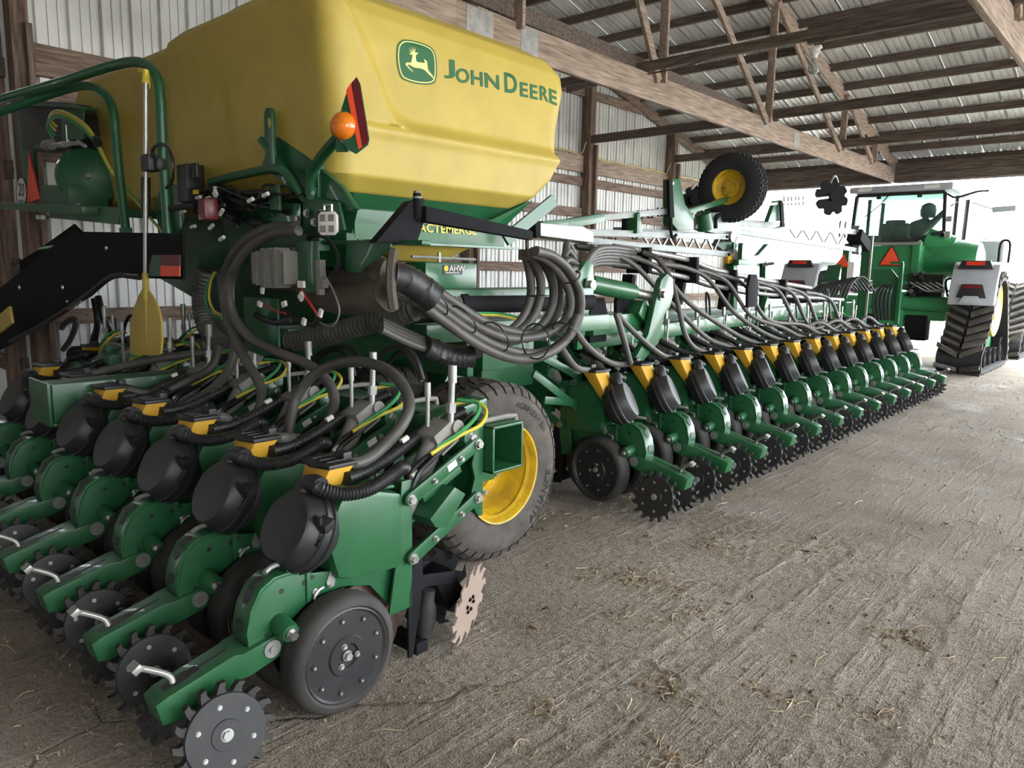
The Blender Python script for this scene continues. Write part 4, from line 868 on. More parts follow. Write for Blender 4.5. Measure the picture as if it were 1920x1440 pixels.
b = LB(pd); ypoly(b, bl, 1.69, .012); b.build('blade', 'yellow_poly', bevel=0.004)
b = LB(pd); b.cyl(P(273, 512, y=1.685), P(274, 562, y=1.68), .018, .016, n=10); b.tube([P(274, 560, y=1.682), P(274.5, 600, y=1.683), P(275, 645, y=1.686)], .011, 8, sub=2, rr=(1, .3)); b.build('blade_rib', 'yellow_poly')
b = LB(hr); b.box(P(283, 306, y=1.71), (.10, .07, .085)); b.box(P(300, 308, y=1.73), (.05, .05, .06)); b.build('shaft_clamp', 'black_plastic', bevel=0.012)
b = LB(hr); b.tube([P(288, 295, y=1.70), P(286, 280, y=1.70), P(300, 270, y=1.70), P(316, 280, y=1.71), P(324, 310, y=1.71), P(322, 340, y=1.72), P(312, 352, y=1.73)], .009, 6, sub=4); b.build('strap', 'hose_black')
# tail lamp bracket with red reflectors
rb = thing('tail_marker', 'green bracket with a dark red and a bright red reflector square', 'reflector', P(318, 498, y=1.66))
b = LB(rb); ypoly(b, [(281, 500), (287, 478), (338, 478), (338, 518), (281, 518)], 1.67, .010); b.build('bracket', 'green', bevel=0.002)
b = LB(rb); ypoly(b, [(302, 478), (337, 478), (337, 498), (302, 498)], 1.662, .006); b.build('reflector_square', 'red_dark', label='dark red reflector square')
b = LB(rb); ypoly(b, [(302, 498), (337, 499), (337, 518), (302, 518)], 1.662, .006); b.build('reflector_square', 'red_orange', label='bright orange-red reflector square')
# red round tail lamp with wires
tl = thing('tail_lamp', 'round dark red tail lamp among black wiring under the tank', 'lamp', P(388, 393, y=1.80))
b = LB(tl); b.box(P(390, 393, y=1.80), (.115, .07, .105), (0, 0, -.15)); b.build('lens', 'red_dark', bevel=0.016)
b = LB(tl); b.box(P(394, 393, y=1.855), (.125, .04, .115), (0, 0, -.15)); b.build('housing', 'black_plastic', bevel=0.01)
b = LB(tl); b.tube([P(366, 388, y=1.80), P(340, 388, y=1.78), P(318, 392, y=1.76), P(302, 396, y=1.76)], .017, 8, sub=3); b.build('lamp_cable', 'hose_black')
# controller and wiring nest behind the lamp
wn = thing('wiring_harness', 'tangle of black cables with white tags under the rear of the tank', 'cable', P(450, 400, y=1.95))
random.seed(3)
for k in range(22):
    u0, v0 = random.uniform(340, 430), random.uniform(345, 400); u1, v1 = random.uniform(440, 560), random.uniform(350, 440)
    pts = [P(u0, v0, y=1.95+random.uniform(-.06, .08))]
    for j in range(1, 4): pts.append(P(u0+(u1-u0)*j/4+random.uniform(-22, 22), v0+(v1-v0)*j/4+random.uniform(-22, 22), y=1.95+random.uniform(-.07, .1)))
    pts.append(P(u1, v1, y=2.0)); b = LB(wn); b.tube(pts, random.uniform(.005, .010), 6, sub=4); b.build('cable', 'hose_black')
for (u, v, a) in ((343, 397, .2), (372, 370, .1), (403, 358, 1.2), (390, 372, .1), (362, 425, .1), (415, 398, .6), (416, 447, .3), (498, 365, .2), (396, 425, .4), (470, 375, .2)):
    q = P(u, v, y=1.88); b = LB(wn); b.cyl(q-V((math.cos(a)*.022, 0, math.sin(a)*.022)), q+V((math.cos(a)*.022, 0, math.sin(a)*.022)), .010, n=8); b.build('wire_tag', 'white')
b = LB(wn); b.box(P(358, 345, y=1.93), (.12, .10, .20)); b.box(P(366, 320, y=1.90), (.06, .02, .08)); b.build('control_box', 'black_plastic', bevel=0.01)
b = LB(wn); b.box(P(367, 360, y=1.875), (.06, .004, .022)); b.build('control_label', 'text_yellow')
b = LB(wn); ypoly(b, [(352, 318), (376, 318), (377, 372), (352, 372)], 2.0, .006); b.beam(P(405, 392, y=2.02), P(560, 402, y=2.02), .02, .10); ypoly(b, [(505, 348), (525, 346), (528, 395), (505, 392)], 1.97, .008); b.build('bracket', 'green', bevel=0.002)
b = LB(wn); b.beam(P(402, 358, y=1.87), P(406, 368, y=1.87), .012, .030); b.build('white_clip', 'white')
# green round guard behind the rail
gd = thing('round_guard', 'green round sheet guard behind the tall handrail', 'guard', P(318, 395, y=1.98))
b = LB(gd); b.lathe([(0, .155), (.012, .155)], P(322, 395, y=1.99), (.1, -1, 0), 36); b.build('guard_disc', 'green', bevel=0.004)
# LED work lamp
wl_ = thing('work_lamp', 'small square white LED work lamp below the green mast', 'lamp', P(615, 418, y=1.84))
oc = [(-.052, -.036), (-.036, -.052), (.036, -.052), (.052, -.036), (.052, .036), (.036, .052), (-.036, .052), (-.052, .036)]
b = LB(wl_); b.prism(oc, P(614, 419, y=1.87), (1, 0, .0), (0, 0, 1), (.30, -.95, 0), .06); b.build('housing', 'black_plastic', bevel=0.004)
ex = V((.95, .30, 0)); c_ = P(615, 419, y=1.83)
b = LB(wl_); b.prism([(x*.92, y*.92) for x, y in oc], c_, ex, (0, 0, 1), (.30, -.95, 0), .010); b.build('lens_frame', 'white', bevel=0.003)
for i in (-1, 1):
    for j in (-1, 1): b = LB(wl_); b.prism([(-.014, -.014), (.014, -.014), (.014, .014), (-.014, .014)], c_+ex*(.022*i)+V((0, 0, .022*j))+V((.30, -.95, 0))*.006, ex, (0, 0, 1), (.30, -.95, 0), .004); b.build('lens', 'zinc')
b = LB(wl_); b.tube([P(608, 402, y=1.86), P(608, 384, y=1.86), P(622, 384, y=1.86), P(622, 402, y=1.86)], .005, 6, sub=1); b.build('lamp_yoke', 'alu')
# warning panel on its bent arm: amber lamp, red stripes
wp = thing('warning_lamp', 'amber lamp and red striped reflector on a bent green arm beside the tank', 'lamp', P(585, 380, y=1.98))
b = LB(wp); b.tube([P(584, 372, y=1.975), P(583, 335, y=1.96), P(592, 310, y=1.94), P(622, 272, y=1.90), P(645, 248, y=1.88)], .024, 12, sub=5); b.build('lamp_arm', 'green')
b = LB(wp); b.cyl(P(584, 352, y=1.975), P(584, 366, y=1.975), .030, n=14); b.build('arm_collar', 'green')
FX = V((.80, .60, 0)); FN = V((.60, -.80, 0))
def wpoly(b, pts, off, t):
    c0 = P(660, 225, y=1.86); out = []
    for u, v in pts:
        d = P(u, v, y=1.86)-EYE; tt = (c0-EYE).dot(FN)/d.dot(FN); q = EYE+d*tt; out.append(((q-c0).dot(FX), q.z-c0.z))
    b.prism(out, c0+FN*off, FX, (0, 0, 1), FN, t); return b
b = LB(wp); wpoly(b, [(669, 144), (676, 158), (693, 262), (690, 272), (668, 289), (650, 280), (636, 250), (640, 205), (652, 168)], 0, .006); b.build('lamp_plate', 'green', bevel=0.001)
b = LB(wp); wpoly(b, [(659, 156), (650, 170), (673, 280), (680, 276)], .006, .003); b.build('stripe', 'red_orange', label='bright red stripe')
b = LB(wp); wpoly(b, [(669, 146), (660, 156), (681, 275), (691, 268), (691, 256), (675, 160)], .006, .003); b.build('stripe', 'red_dark', label='dark red stripe')
c_ = P(648, 238, y=1.86)
b = LB(wp); b.lathe([(-.02, .062), (.0, .064)], c_, FN, 24); b.box(c_-V((.02, 0, .07))+FN*.005, (.05, .02, .05), (0, 0, .6)); b.build('lamp_base', 'green')
b = LB(wp); b.lathe([(0, .058), (.02, .056), (.042, .045), (.055, .025), (.058, 0)], c_+FN*.004, FN, 26); b.build('amber_lens', 'amber')
b = LB(wp); b.hexbolt(P(644, 262, y=1.845), FN, .010, .008); b.build('lamp_bolt', 'steel')
# black boom that hangs the hoses
bm_ = thing('hose_boom', 'black steel boom bracket and tapered arm carrying the hose loops', 'boom', P(765, 430, x=-2.42))
b = LB(bm_); q = [P(u, v, x=-2.42) for u, v in ((697, 455), (742, 402), (762, 378), (788, 372), (790, 412), (775, 456))]
b.prism([(p.y, p.z) for p in q], (-2.42, 0, 0), (0, 1, 0), (0, 0, 1), (1, 0, 0), .05); b.build('bracket', 'black_steel', bevel=0.006)
b = LB(bm_); b.cyl(P(782, 362, x=-2.40), P(783, 416, x=-2.40), .017, n=12); b.cyl(P(782, 378, x=-2.40), P(783, 410, x=-2.40), .026, n=14); b.build('pivot_pin', 'black_steel')
b = LB(bm_); b.hexbolt(P(782, 372, x=-2.40), (0, 0, 1), .014, .03); b.build('pin_bolt', 'cast')
b = LB(bm_); a, c = P(790, 401, x=-2.38), P(994, 442, x=-2.36)
b.add([a+V((-.03, 0, -.032)), a+V((.03, 0, -.032)), a+V((.03, 0, .032)), a+V((-.03, 0, .032)), c+V((-.02, 0, -.022)), c+V((.02, 0, -.022)), c+V((.02, 0, .022)), c+V((-.02, 0, .022))], [(3, 2, 1, 0), (4, 5, 6, 7), (0, 1, 5, 4), (1, 2, 6, 5), (2, 3, 7, 6), (3, 0, 4, 7)]); b.build('boom_arm', 'black_steel', bevel=0.008)
b = LB(bm_); b.tube([c+V((0, -.02, 0)), c+V((0, -.02, -.06)), c+V((.02, -.02, -.09))], .010, 8, sub=2); b.box(c+V((.01, -.02, -.09)), (.07, .07, .05)); b.build('strap_hook', 'canvas')
b = LB(bm_); b.tube([P(738, 470, x=-2.45), P(733, 505, x=-2.42), P(733, 545, x=-2.40), P(738, 578, x=-2.42)], .022, 6, sub=3); b.build('strap', 'canvas')
# finned controller beside the green plate
ec = thing('power_module', 'finned grey electronic module on a green plate under the tank', 'module', P(525, 505, y=1.92))
b = LB(ec)
for k in range(22):
    f = k/21; p = P(487+60*f, 503-1*f, y=1.895); h = .085*(1 if 2 < k < 19 else .8)
    b.box(p+V((0, .0, 0)), (.0055, .085+.012*math.sin(k*.9), 2*h+.014*math.sin(k*1.3)))
stuff(b.build('cooling_fin', 'cast')); b = LB(ec); ypoly(b, [(483, 468), (556, 464), (558, 545), (484, 540)], 1.95, .05); b.build('module_body', 'black_plastic', bevel=0.006)
b = LB(ec); ypoly(b, [(555, 452), (594, 452), (597, 548), (557, 548)], 1.93, .010); b.beam(P(594, 452, y=1.92), P(596, 546, y=1.92), .03, .006, (0, 1, 0)); b.build('mounting_plate', 'green', bevel=0.002)
b = LB(ec); ypoly(b, [(596, 487), (605, 487), (606, 520), (612, 524), (611, 540), (604, 541), (604, 553), (598, 553)], 1.92, .03); b.build('connector', 'cast', bevel=0.002)
b = LB(ec); b.tube([P(557, 528, y=1.90), P(575, 560, y=1.88), P(590, 582, y=1.88), P(594, 592, y=1.9)], .006, 6, sub=4); b.build('red_wire', 'wire_red')
b = LB(ec); b.tube([P(492, 568, y=1.92), P(515, 582, y=1.92), P(535, 588, y=1.93)], .004, 6, sub=4); b.build('red_wire', 'wire_red')
for (u, v, w_, h_, a) in ((565, 533, .045, .030, 0), (565, 556, .030, .034, .8), (487, 570, .030, .024, .3), (533, 570, .030, .024, -.3), (570, 603, .022, .030, .4), (601, 587, .022, .034, .4), (492, 545, .018, .030, .2)):
    b = LB(ec); b.box(P(u, v, y=1.875), (w_, .012, h_), (0, a, 0)); b.build('wire_tag', 'white')
b = LB(ec); b.tube([P(608, 515, y=1.92), P(625, 545, y=1.9), P(636, 578, y=1.9), P(632, 600, y=1.9), P(620, 612, y=1.9), P(600, 605, y=1.9)], .004, 5, sub=5); b.build('thin_cable', 'zinc')
for k in range(3):
    b = LB(ec); b.tube([P(578, 445+k*2, y=1.96), P(600, 443, y=1.95), P(620, 455-k, y=1.95), P(632+k, 480, y=1.95), P(628+k*3, 505, y=1.95), P(612, 518, y=1.95), P(604, 500, y=1.96)], .006, 6, sub=5); b.build('coiled_cable', 'hose_black')
b = LB(ec); b.tube([P(600, 595, y=1.92), P(590, 608, y=1.92), P(575, 607, y=1.92), P(555, 595, y=1.95), P(530, 575, y=1.97)], .014, 8, sub=4); b.build('loom', 'hose_black')
b = LB(ec); b.tube([P(480, 590, y=1.95), P(500, 600, y=1.93), P(520, 605, y=1.95), P(545, 600, y=1.97)], .016, 8, sub=4); b.build('loom', 'hose_black')
# compressor with its air tank
cp = thing('air_compressor', 'green air compressor with round tank and belt guard at the tank end', 'compressor', P(135, 385, y=1.95))
c_ = P(140, 333, y=1.93)
b = LB(cp); b.lathe([(-.0, 0), (.012, .10), (.05, .185), (.10, .205), (.46, .205), (.51, .15), (.53, 0)], c_+V((.20, .02, 0)), (-.93, .36, 0), 32); b.build('air_tank', 'green')
b = LB(cp); b.lathe([(0, .02), (.02, .018)], c_+V((.21, .016, 0)), (.93, -.36, 0), 10); b.build('tank_plug', 'cast')
b = LB(cp); ypoly(b, [(62, 205), (70, 192), (150, 196), (163, 215), (168, 260), (160, 290), (70, 285)], 2.0, .20); b.build('belt_guard', 'black_plastic', bevel=0.02)
b = LB(cp); ypoly(b, [(115, 200), (158, 204), (158, 262), (118, 262)], 1.89, .01); b.build('guard_panel', 'green', bevel=0.003)
b = LB(cp); b.beam(P(64, 197, y=1.92), P(158, 203, y=1.92), .16, .02); b.build('guard_lid', 'green', bevel=0.004)
for k in range(4):
    b = LB(cp); pts = [P(107-k*2, 238+k*8, y=1.86), P(93-k*1.5, 222+k*5, y=1.82), P(104, 208+k*4, y=1.80), P(130, 214+k*4, y=1.80), P(160, 234+k*4, y=1.81), P(180, 262+k*3, y=1.83), P(205, 312+k*2, y=1.86), P(232, 350, y=1.88), P(262, 385, y=1.9), P(305, 436, y=1.95)]
    b.tube(pts, .0085, 7, sub=5); b.build('air_line', 'air_yellow' if k < 2 else 'air_green')
b = LB(cp); b.tube([P(180, 262, y=1.81), P(183, 268, y=1.80)], .028, 8, sub=1); b.build('cable_tie', 'hose_black')
b = LB(cp); b.cyl(P(86, 273, y=1.84), P(98, 271, y=1.84), .035, n=14); b.build('pressure_gauge', 'cast')
b = LB(cp); b.cyl(P(98, 272, y=1.84), P(150, 268, y=1.84), .014, n=10); b.cyl(P(113, 272, y=1.84), P(122, 270, y=1.84), .022, n=6); b.cyl(P(128, 262, y=1.84), P(128, 274, y=1.84), .014, n=8); b.cyl(P(146, 264, y=1.84), P(160, 274, y=1.82), .012, n=8); b.build('brass_fitting', 'zinc')
b = LB(cp); b.cyl(P(124, 234, y=1.86), P(126, 266, y=1.86), .005, n=8); b.build('valve_rod', 'steel')
b = LB(cp); ypoly(b, [(112, 350), (165, 350), (168, 388), (110, 388)], 1.95, .25); b.beam(P(70, 390, y=1.95), P(235, 400, y=1.95), .5, .05); b.beam(P(95, 395, y=1.80), P(225, 405, y=1.80), .02, .10); b.build('tank_foot', 'green', bevel=0.006)
b = LB(cp); b.lathe([(0, .05), (.03, .05)], P(82, 412, y=1.9), (0, 0, 1), 18); b.build('level_pad', 'alu')
b = LB(cp); b.beam(P(146, 383, y=1.84)+V((-.03, 0, 0)), P(146, 383, y=1.84)+V((.03, 0, 0)), .008, .008); b.build('drain_tap', 'zinc')
# green upright with the slow triangle and the speed disc
up_ = thing('sign_post', 'dark green upright plate at the left edge of the machine', 'post', P(52, 400, y=1.95))
b = LB(up_); ypoly(b, [(32, 198), (60, 200), (72, 390), (52, 392)], 1.92, .03); b.build('post_plate', 'green', bevel=0.003)
b = LB(up_); b.beam(P(66, 275, y=1.90), P(110, 275, y=1.90), .02, .03); b.build('post_arm', 'green')
sv = thing('slow_triangle', 'narrow red slow-moving-vehicle triangle seen edge-on at the left', 'sign', P(62, 385, y=1.84))
b = LB(sv); ypoly(b, [(54, 282), (57, 283), (78, 372), (78, 390), (52, 392), (50, 380)], 1.85, .006); b.build('triangle_border', 'red_dark', bevel=0.001)
b = LB(sv); ypoly(b, [(54, 290), (75, 372), (52, 381)], 1.843, .004); b.build('triangle_field', 'red_orange')
sd = thing('speed_sign', 'small oval white speed disc reading 20 beside the red triangle', 'sign', P(40, 361, y=1.84))
def disc(k): return [(40+9*k*math.cos(2*PI*i/24)+.0, 361+30*k*math.sin(2*PI*i/24)+2.0*k*math.cos(2*PI*i/24)) for i in range(24)]
b = LB(sd); ypoly(b, disc(1.0), 1.85, .006); b.build('disc_border', 'label_black')
b = LB(sd); ypoly(b, disc(.90), 1.846, .004); b.build('disc_face', 'white')
def disc_text(txt, u, v, wpx, hpx, name):
    a, c, tp = P(u, v, y=1.842), P(u+wpx, v+wpx*.22, y=1.842), P(u, v-hpx, y=1.842); vs, fs = text_geo(txt, 1.0, bold=.02); x0 = min(q.x for q in vs); x1 = max(q.x for q in vs); y1 = max(q.y for q in vs)
    b = LB(sd); b.add([a+(c-a)*((q.x-x0)/(x1-x0))+(tp-a)*(q.y/y1) for q in vs], fs); b.build(name, 'label_black')
disc_text('20', 34.5, 366, 11, 24, 'sign_number'); disc_text('mph', 35.5, 380, 9, 9, 'sign_unit')
# ================================================================ hoses
def hose_thing(label, group, runs, r, m='hose', n=10, corr=None, sub=6, name='seed_hose', cat='hose', ties=None, pname='hose'):
    t = thing(name, label, cat, runs[0][0] if not isinstance(runs[0][0], (int, float)) else runs[0], group=group); L0 = V(t.location)
    for k, pts in enumerate(runs):
        b = MB(); b.tube([V(q)-L0 for q in pts], r if not isinstance(r, list) else r[k], n, sub=sub, corr=corr); b.build(pname, m, t)
    if ties:
        for c, d, rr in ties:
            b = MB(); a1, a2, dd = axes(d); ring = [V(c)-L0+(a1*math.cos(2*PI*i/14)+a2*math.sin(2*PI*i/14))*rr for i in range(15)]; b.tube(ring, .004, 5, sub=1, cap=False); b.build('cable_tie', 'hose_black', t)
    return t
def X(pts, x0, x1=None): n = len(pts)-1; x1 = x0 if x1 is None else x1; return [P(u, v, x=x0+(x1-x0)*i/n) for i, (u, v) in enumerate(pts)]
def Y(pts, y0, y1=None): n = len(pts)-1; y1 = y0 if y1 is None else y1; return [P(u, v, y=y0+(y1-y0)*i/n) for i, (u, v) in enumerate(pts)]
loopsA = [
 X([(998, 472), (1024, 478), (1052, 500), (1076, 534), (1083, 574), (1073, 602), (1044, 620), (1002, 628), (962, 622), (925, 611), (885, 590), (850, 566), (820, 546), (790, 527), (758, 508)], -2.30, -2.50),
 X([(996, 474), (1020, 484), (1044, 506), (1064, 538), (1070, 572), (1060, 600), (1032, 622), (1000, 632), (955, 634), (915, 622), (875, 600), (838, 575), (805, 553), (775, 535), (748, 520)], -2.27, -2.47),
 X([(1004, 470), (1036, 480), (1066, 506), (1086, 545), (1088, 585), (1074, 622), (1046, 648), (1008, 662), (968, 660), (925, 646), (885, 624), (848, 598), (810, 570), (778, 548), (745, 530)], -2.24, -2.45),
 X([(1084, 590), (1066, 632), (1036, 658), (1000, 671), (962, 672), (920, 658), (880, 636), (842, 609), (806, 582), (770, 556), (738, 540)], -2.26, -2.44),
 X([(1080, 600), (1058, 642), (1026, 664), (990, 674), (950, 668), (905, 650), (866, 626), (828, 600), (794, 575), (760, 556), (735, 548)], -2.30, -2.46)]
loopsB = [
 X([(990, 474), (1006, 500), (1014, 535), (1010, 570), (996, 600), (972, 622), (940, 634), (905, 640), (872, 628)], -2.36, -2.5),
 X([(985, 476), (992, 505), (996, 540), (990, 575), (974, 604), (952, 622), (920, 632)], -2.40, -2.5),
 X([(1002, 474), (1024, 500), (1037, 535), (1036, 570), (1022, 602), (996, 625), (960, 640), (920, 640)], -2.35, -2.48),
 X([(1010, 474), (1034, 500), (1048, 532), (1050, 566), (1040, 596), (1016, 620), (985, 636)], -2.38, -2.48)]
tie = lambda u, v, x, d, r: (P(u, v, x=x), d, r)
hose_thing('big sagging loop of grey hoses hung from the black boom arm', 'hanging hose loops', loopsA, .0225, ties=[tie(1072, 520, -2.28, (0, 1, -1.2), .045), tie(1060, 622, -2.27, (0, .8, .8), .07), tie(1004, 640, -2.27, (0, 1, 0), .085), tie(928, 632, -2.36, (0, 1, .5), .08), tie(865, 600, -2.4, (0, .8, .6), .08), tie(812, 565, -2.42, (0, .8, .6), .08)], name='hose_loop')
hose_thing('upright grey hoses dropping from the strap behind the hanging loop', 'hanging hose loops', loopsB, .0225, name='hose_loop', ties=[tie(1010, 555, -2.34, (0, 0, 1), .05)])
# black cloth sleeve over the upper end, and the brown wrapped bundle feeding it
t = thing('cloth_sleeve', 'black cloth sleeve wrapped over the hoses beside the brown canvas', 'sleeve', P(780, 540, x=-2.45)); L0 = V(t.location)
b = MB(); b.tube([q-L0 for q in X([(736, 518), (760, 524), (790, 543), (815, 562)], -2.44, -2.38)], .066, 16, sub=5, corr=(.03, .06), jit=.05); b.build('sleeve', 'black_plastic', t)
t = thing('canvas_wrap', 'brown wrinkled canvas wrap strapped around the hose bundle under the tank', 'wrap', P(660, 540, y=2.1)); L0 = V(t.location)
b = MB(); b.tube([q-L0 for q in Y([(575, 535), (610, 555), (650, 560), (690, 558), (735, 550)], 2.12, 2.05)], .075, 18, sub=5, corr=(.05, .09), jit=.06); b.build('canvas', 'canvas', t)
b = MB(); b.tube([q-L0 for q in Y([(600, 525), (640, 522), (690, 520), (740, 512)], 2.16, 2.09)], .062, 18, sub=5, corr=(.05, .10), jit=.06); b.build('canvas', 'canvas', t)
b = MB(); b.tube([q-L0 for q in Y([(660, 500), (690, 495), (715, 502), (740, 515)], 2.16, 2.10)], .05, 14, sub=5, corr=(.05, .10), jit=.06); b.build('canvas', 'canvas', t)
# lower black bundle
hose_thing('dark hose bundle with black tape sagging above the big tyre', 'lower hose bundle', [X([(715, 600+k*6), (760, 622+k*6), (800, 640+k*5), (850, 655+k*5), (900, 652+k*4)], -2.62+.02*k, -2.5) for k in range(4)], .018, name='hose_bundle')
t = thing('tape_wrap', 'crumpled black tape lump around the lower hose bundle', 'wrap', P(845, 665, x=-2.5)); L0 = V(t.location)
b = MB(); b.tube([q-L0 for q in X([(795, 650), (825, 662), (860, 670), (885, 668)], -2.54, -2.50)], .055, 14, sub=4, corr=(.03, .12), jit=.08); b.build('tape', 'black_plastic', t)
# ribbed air ducts
hose_thing('thick ribbed black air duct running below the canvas wrap', None, [Y([(545, 640), (580, 634), (620, 626), (660, 615), (710, 602), (750, 590), (780, 580)], 2.28, 2.42)], .058, 'duct', 16, corr=(.030, .10), name='air_duct', cat='duct', pname='duct')
hose_thing('ribbed black air duct bending down left of the finned module', None, [Y([(388, 505), (380, 545), (378, 580), (388, 615), (408, 640), (440, 658), (480, 668)], 2.35, 2.3)], .062, 'duct', 16, corr=(.030, .10), name='air_duct', cat='duct', pname='duct')
hose_thing('short ribbed hose end clamped to the smooth black vacuum pipe', None, [[(-2.72, 2.40, 1.36), (-2.72, 2.52, 1.372), (-2.72, 2.66, 1.376)]], .054, 'duct', 16, corr=(.030, .12), name='air_duct', cat='duct', pname='duct')
t = hose_thing('yellow and green air lines looped against the left ribbed duct', None, [Y([(405, 512), (388, 535), (385, 565), (395, 588), (416, 596)], 2.25)], .008, 'air_green', 7, name='air_tubes', cat='tube', pname='tube')
b = MB(); b.tube([q-V(t.location) for q in Y([(402, 510), (394, 530), (392, 560), (402, 584), (418, 592)], 2.24)], .008, 7); b.build('tube', 'air_yellow', t)
t = hose_thing('yellow and green air lines below the smooth black pipe', None, [X([(870, 590), (900, 590), (940, 592), (975, 601)], -2.6)], .007, 'air_yellow', 6, name='air_tubes', cat='tube', pname='tube')
b = MB(); b.tube([q-V(t.location) for q in X([(870, 588), (905, 587), (945, 589), (978, 597)], -2.6)], .007, 6); b.build('tube', 'air_green', t)
# seed hoses of the rear row
RG = 'grey seed hoses of the rear row'
def lid(i, off=(-.04, .15, .86)): return V((CX0-CP*i, CY0, .010*i))+V(off)
hose_thing('grey hose arching high over the second unit into the end unit hopper', RG, [[P(545, 845, y=1.80), P(543, 800, y=1.82), P(556, 745, y=1.88), P(595, 698, y=1.93), P(655, 678, y=1.97), P(715, 688, y=1.98), P(755, 722, y=1.95), P(767, 762, y=1.9), P(750, 802, y=1.83), P(710, 845, y=1.74), lid(0, (-.02, .21, .835)), lid(0, (-.04, .15, .845))]], .024)
hose_thing('grey hose sweeping from the boom over the ribbed duct down behind the arch', RG, [[P(560, 432, y=1.88), P(510, 440, y=1.86), P(462, 470, y=1.84), P(432, 525, y=1.84), P(436, 585, y=1.85), P(468, 632, y=1.87), P(520, 660, y=1.90), P(575, 682, y=1.95), P(612, 712, y=1.98), P(627, 748, y=1.98), P(618, 785, y=1.92), P(585, 820, y=1.85), lid(1, (-.02, .21, .835)), lid(1, (-.04, .15, .845))]], .024)
hose_thing('grey hose hanging in a long bow to the third hopper of the rear row', RG, [[P(556, 424, y=1.92), P(500, 430, y=1.90), P(448, 462, y=1.88), P(420, 525, y=1.88), P(425, 590, y=1.88), P(442, 640, y=1.88), P(470, 690, y=1.88), P(490, 730, y=1.88), P(482, 775, y=1.82), P(448, 802, y=1.75), lid(2, (-.02, .21, .835)), lid(2, (-.04, .15, .845))]], .024)
hose_thing('grey hose dropping beside the left duct to the fourth hopper of the rear row', RG, [[P(424, 540, y=1.95), P(432, 600, y=1.95), P(440, 650, y=1.92), P(425, 700, y=1.88), P(385, 738, y=1.82), P(335, 765, y=1.75), lid(3, (-.04, .15, .845))]], .024)
hose_thing('dark hose reaching the fifth hopper of the rear row', RG, [[P(410, 650, y=2.05), P(395, 690, y=1.98), P(350, 715, y=1.88), P(290, 738, y=1.72), lid(4, (-.04, .15, .845))]], .024)
hose_thing('dark hose reaching the sixth hopper of the rear row', RG, [[V((-4.25, 2.3, 1.05)), V((-4.5, 1.95, 1.0)), V((-4.7, 1.7, .93)), lid(5, (-.04, .15, .845))]], .024)
b = MB(); t = thing('hose_boot', 'black rubber boot holding the foot of the arched hose', 'boot', P(545, 845, y=1.80)); b.cyl((0, 0, -.05), (0, 0, .06), .034, n=14); b.cyl((0, 0, .02), (0, 0, .05), .040, n=14); b.build('boot', 'rubber', t)
# small black hydraulic hoses arching between units
HG = 'thin black hydraulic hoses over the rear row'
for k, (pts, y0) in enumerate((([(576, 700), (584, 678), (606, 658), (638, 650), (660, 655), (671, 668), (673, 690)], 2.2), ([(592, 690), (600, 672), (622, 658), (645, 663), (660, 685), (665, 705)], 2.25), ([(705, 690), (710, 672), (730, 652), (756, 650), (780, 672), (793, 712)], 2.15), ([(722, 690), (738, 668), (752, 660), (772, 675), (785, 700), (789, 716)], 2.2),
        ([(478, 660), (500, 655), (530, 650), (545, 658), (550, 672)], 2.25), ([(560, 730), (566, 712), (580, 706), (588, 712)], 2.2), ([(520, 690), (540, 690), (556, 700), (560, 720)], 2.3))):
    hose_thing(['thin black hose arching over the green panel right of the ribbed duct', 'second thin black hose under the first arch right of the ribbed duct', 'thin black hose arching to the fitting beside the big tyre', 'second thin hose under the arch beside the big tyre', 'thin black hose bending down to the tall silver fitting', 'small hose hook beside the foot of the arched hose', 'thin hose behind the foot of the arched hose'][k], HG, [Y(pts, y0)], .011, 'hose_black', 8, name='hydraulic_hose')
# far side: hose arcs seen below the stair plate
FG = 'hose arcs below the stair plate'
for k, (pts, y0, r) in enumerate((([(88, 700), (98, 650), (118, 612), (138, 596), (142, 608), (130, 640), (105, 672)], 2.4, .026), ([(176, 560), (182, 600), (178, 640), (170, 680)], 2.3, .024), ([(184, 556), (195, 600), (212, 640), (216, 700)], 2.25, .026), ([(160, 640), (152, 610), (156, 592), (165, 590)], 2.6, .012), ([(196, 600), (206, 596), (216, 600), (219, 630)], 2.6, .012), ([(230, 660), (232, 620), (240, 596), (252, 590)], 2.5, .014), ([(165, 700), (170, 650), (185, 600)], 2.5, .020), ([(300, 690), (330, 660), (350, 640), (372, 630)], 2.3, .018))):
    hose_thing(['pale grey hose loop standing against the metal wall below the stair', 'straight dark hose under the stair plate', 'dark hose curving right under the stair plate', 'thin black hook of hose against the metal wall', 'thin black hose bow left of the paddle blade', 'thin black hose just left of the paddle', 'dark hose rising to the stair plate', 'thin black hose right of the paddle blade'][k], FG, [Y(pts, y0)], r, 'hose' if k == 0 else 'hose_black', 9, name='hydraulic_hose' if r < .015 else 'seed_hose')
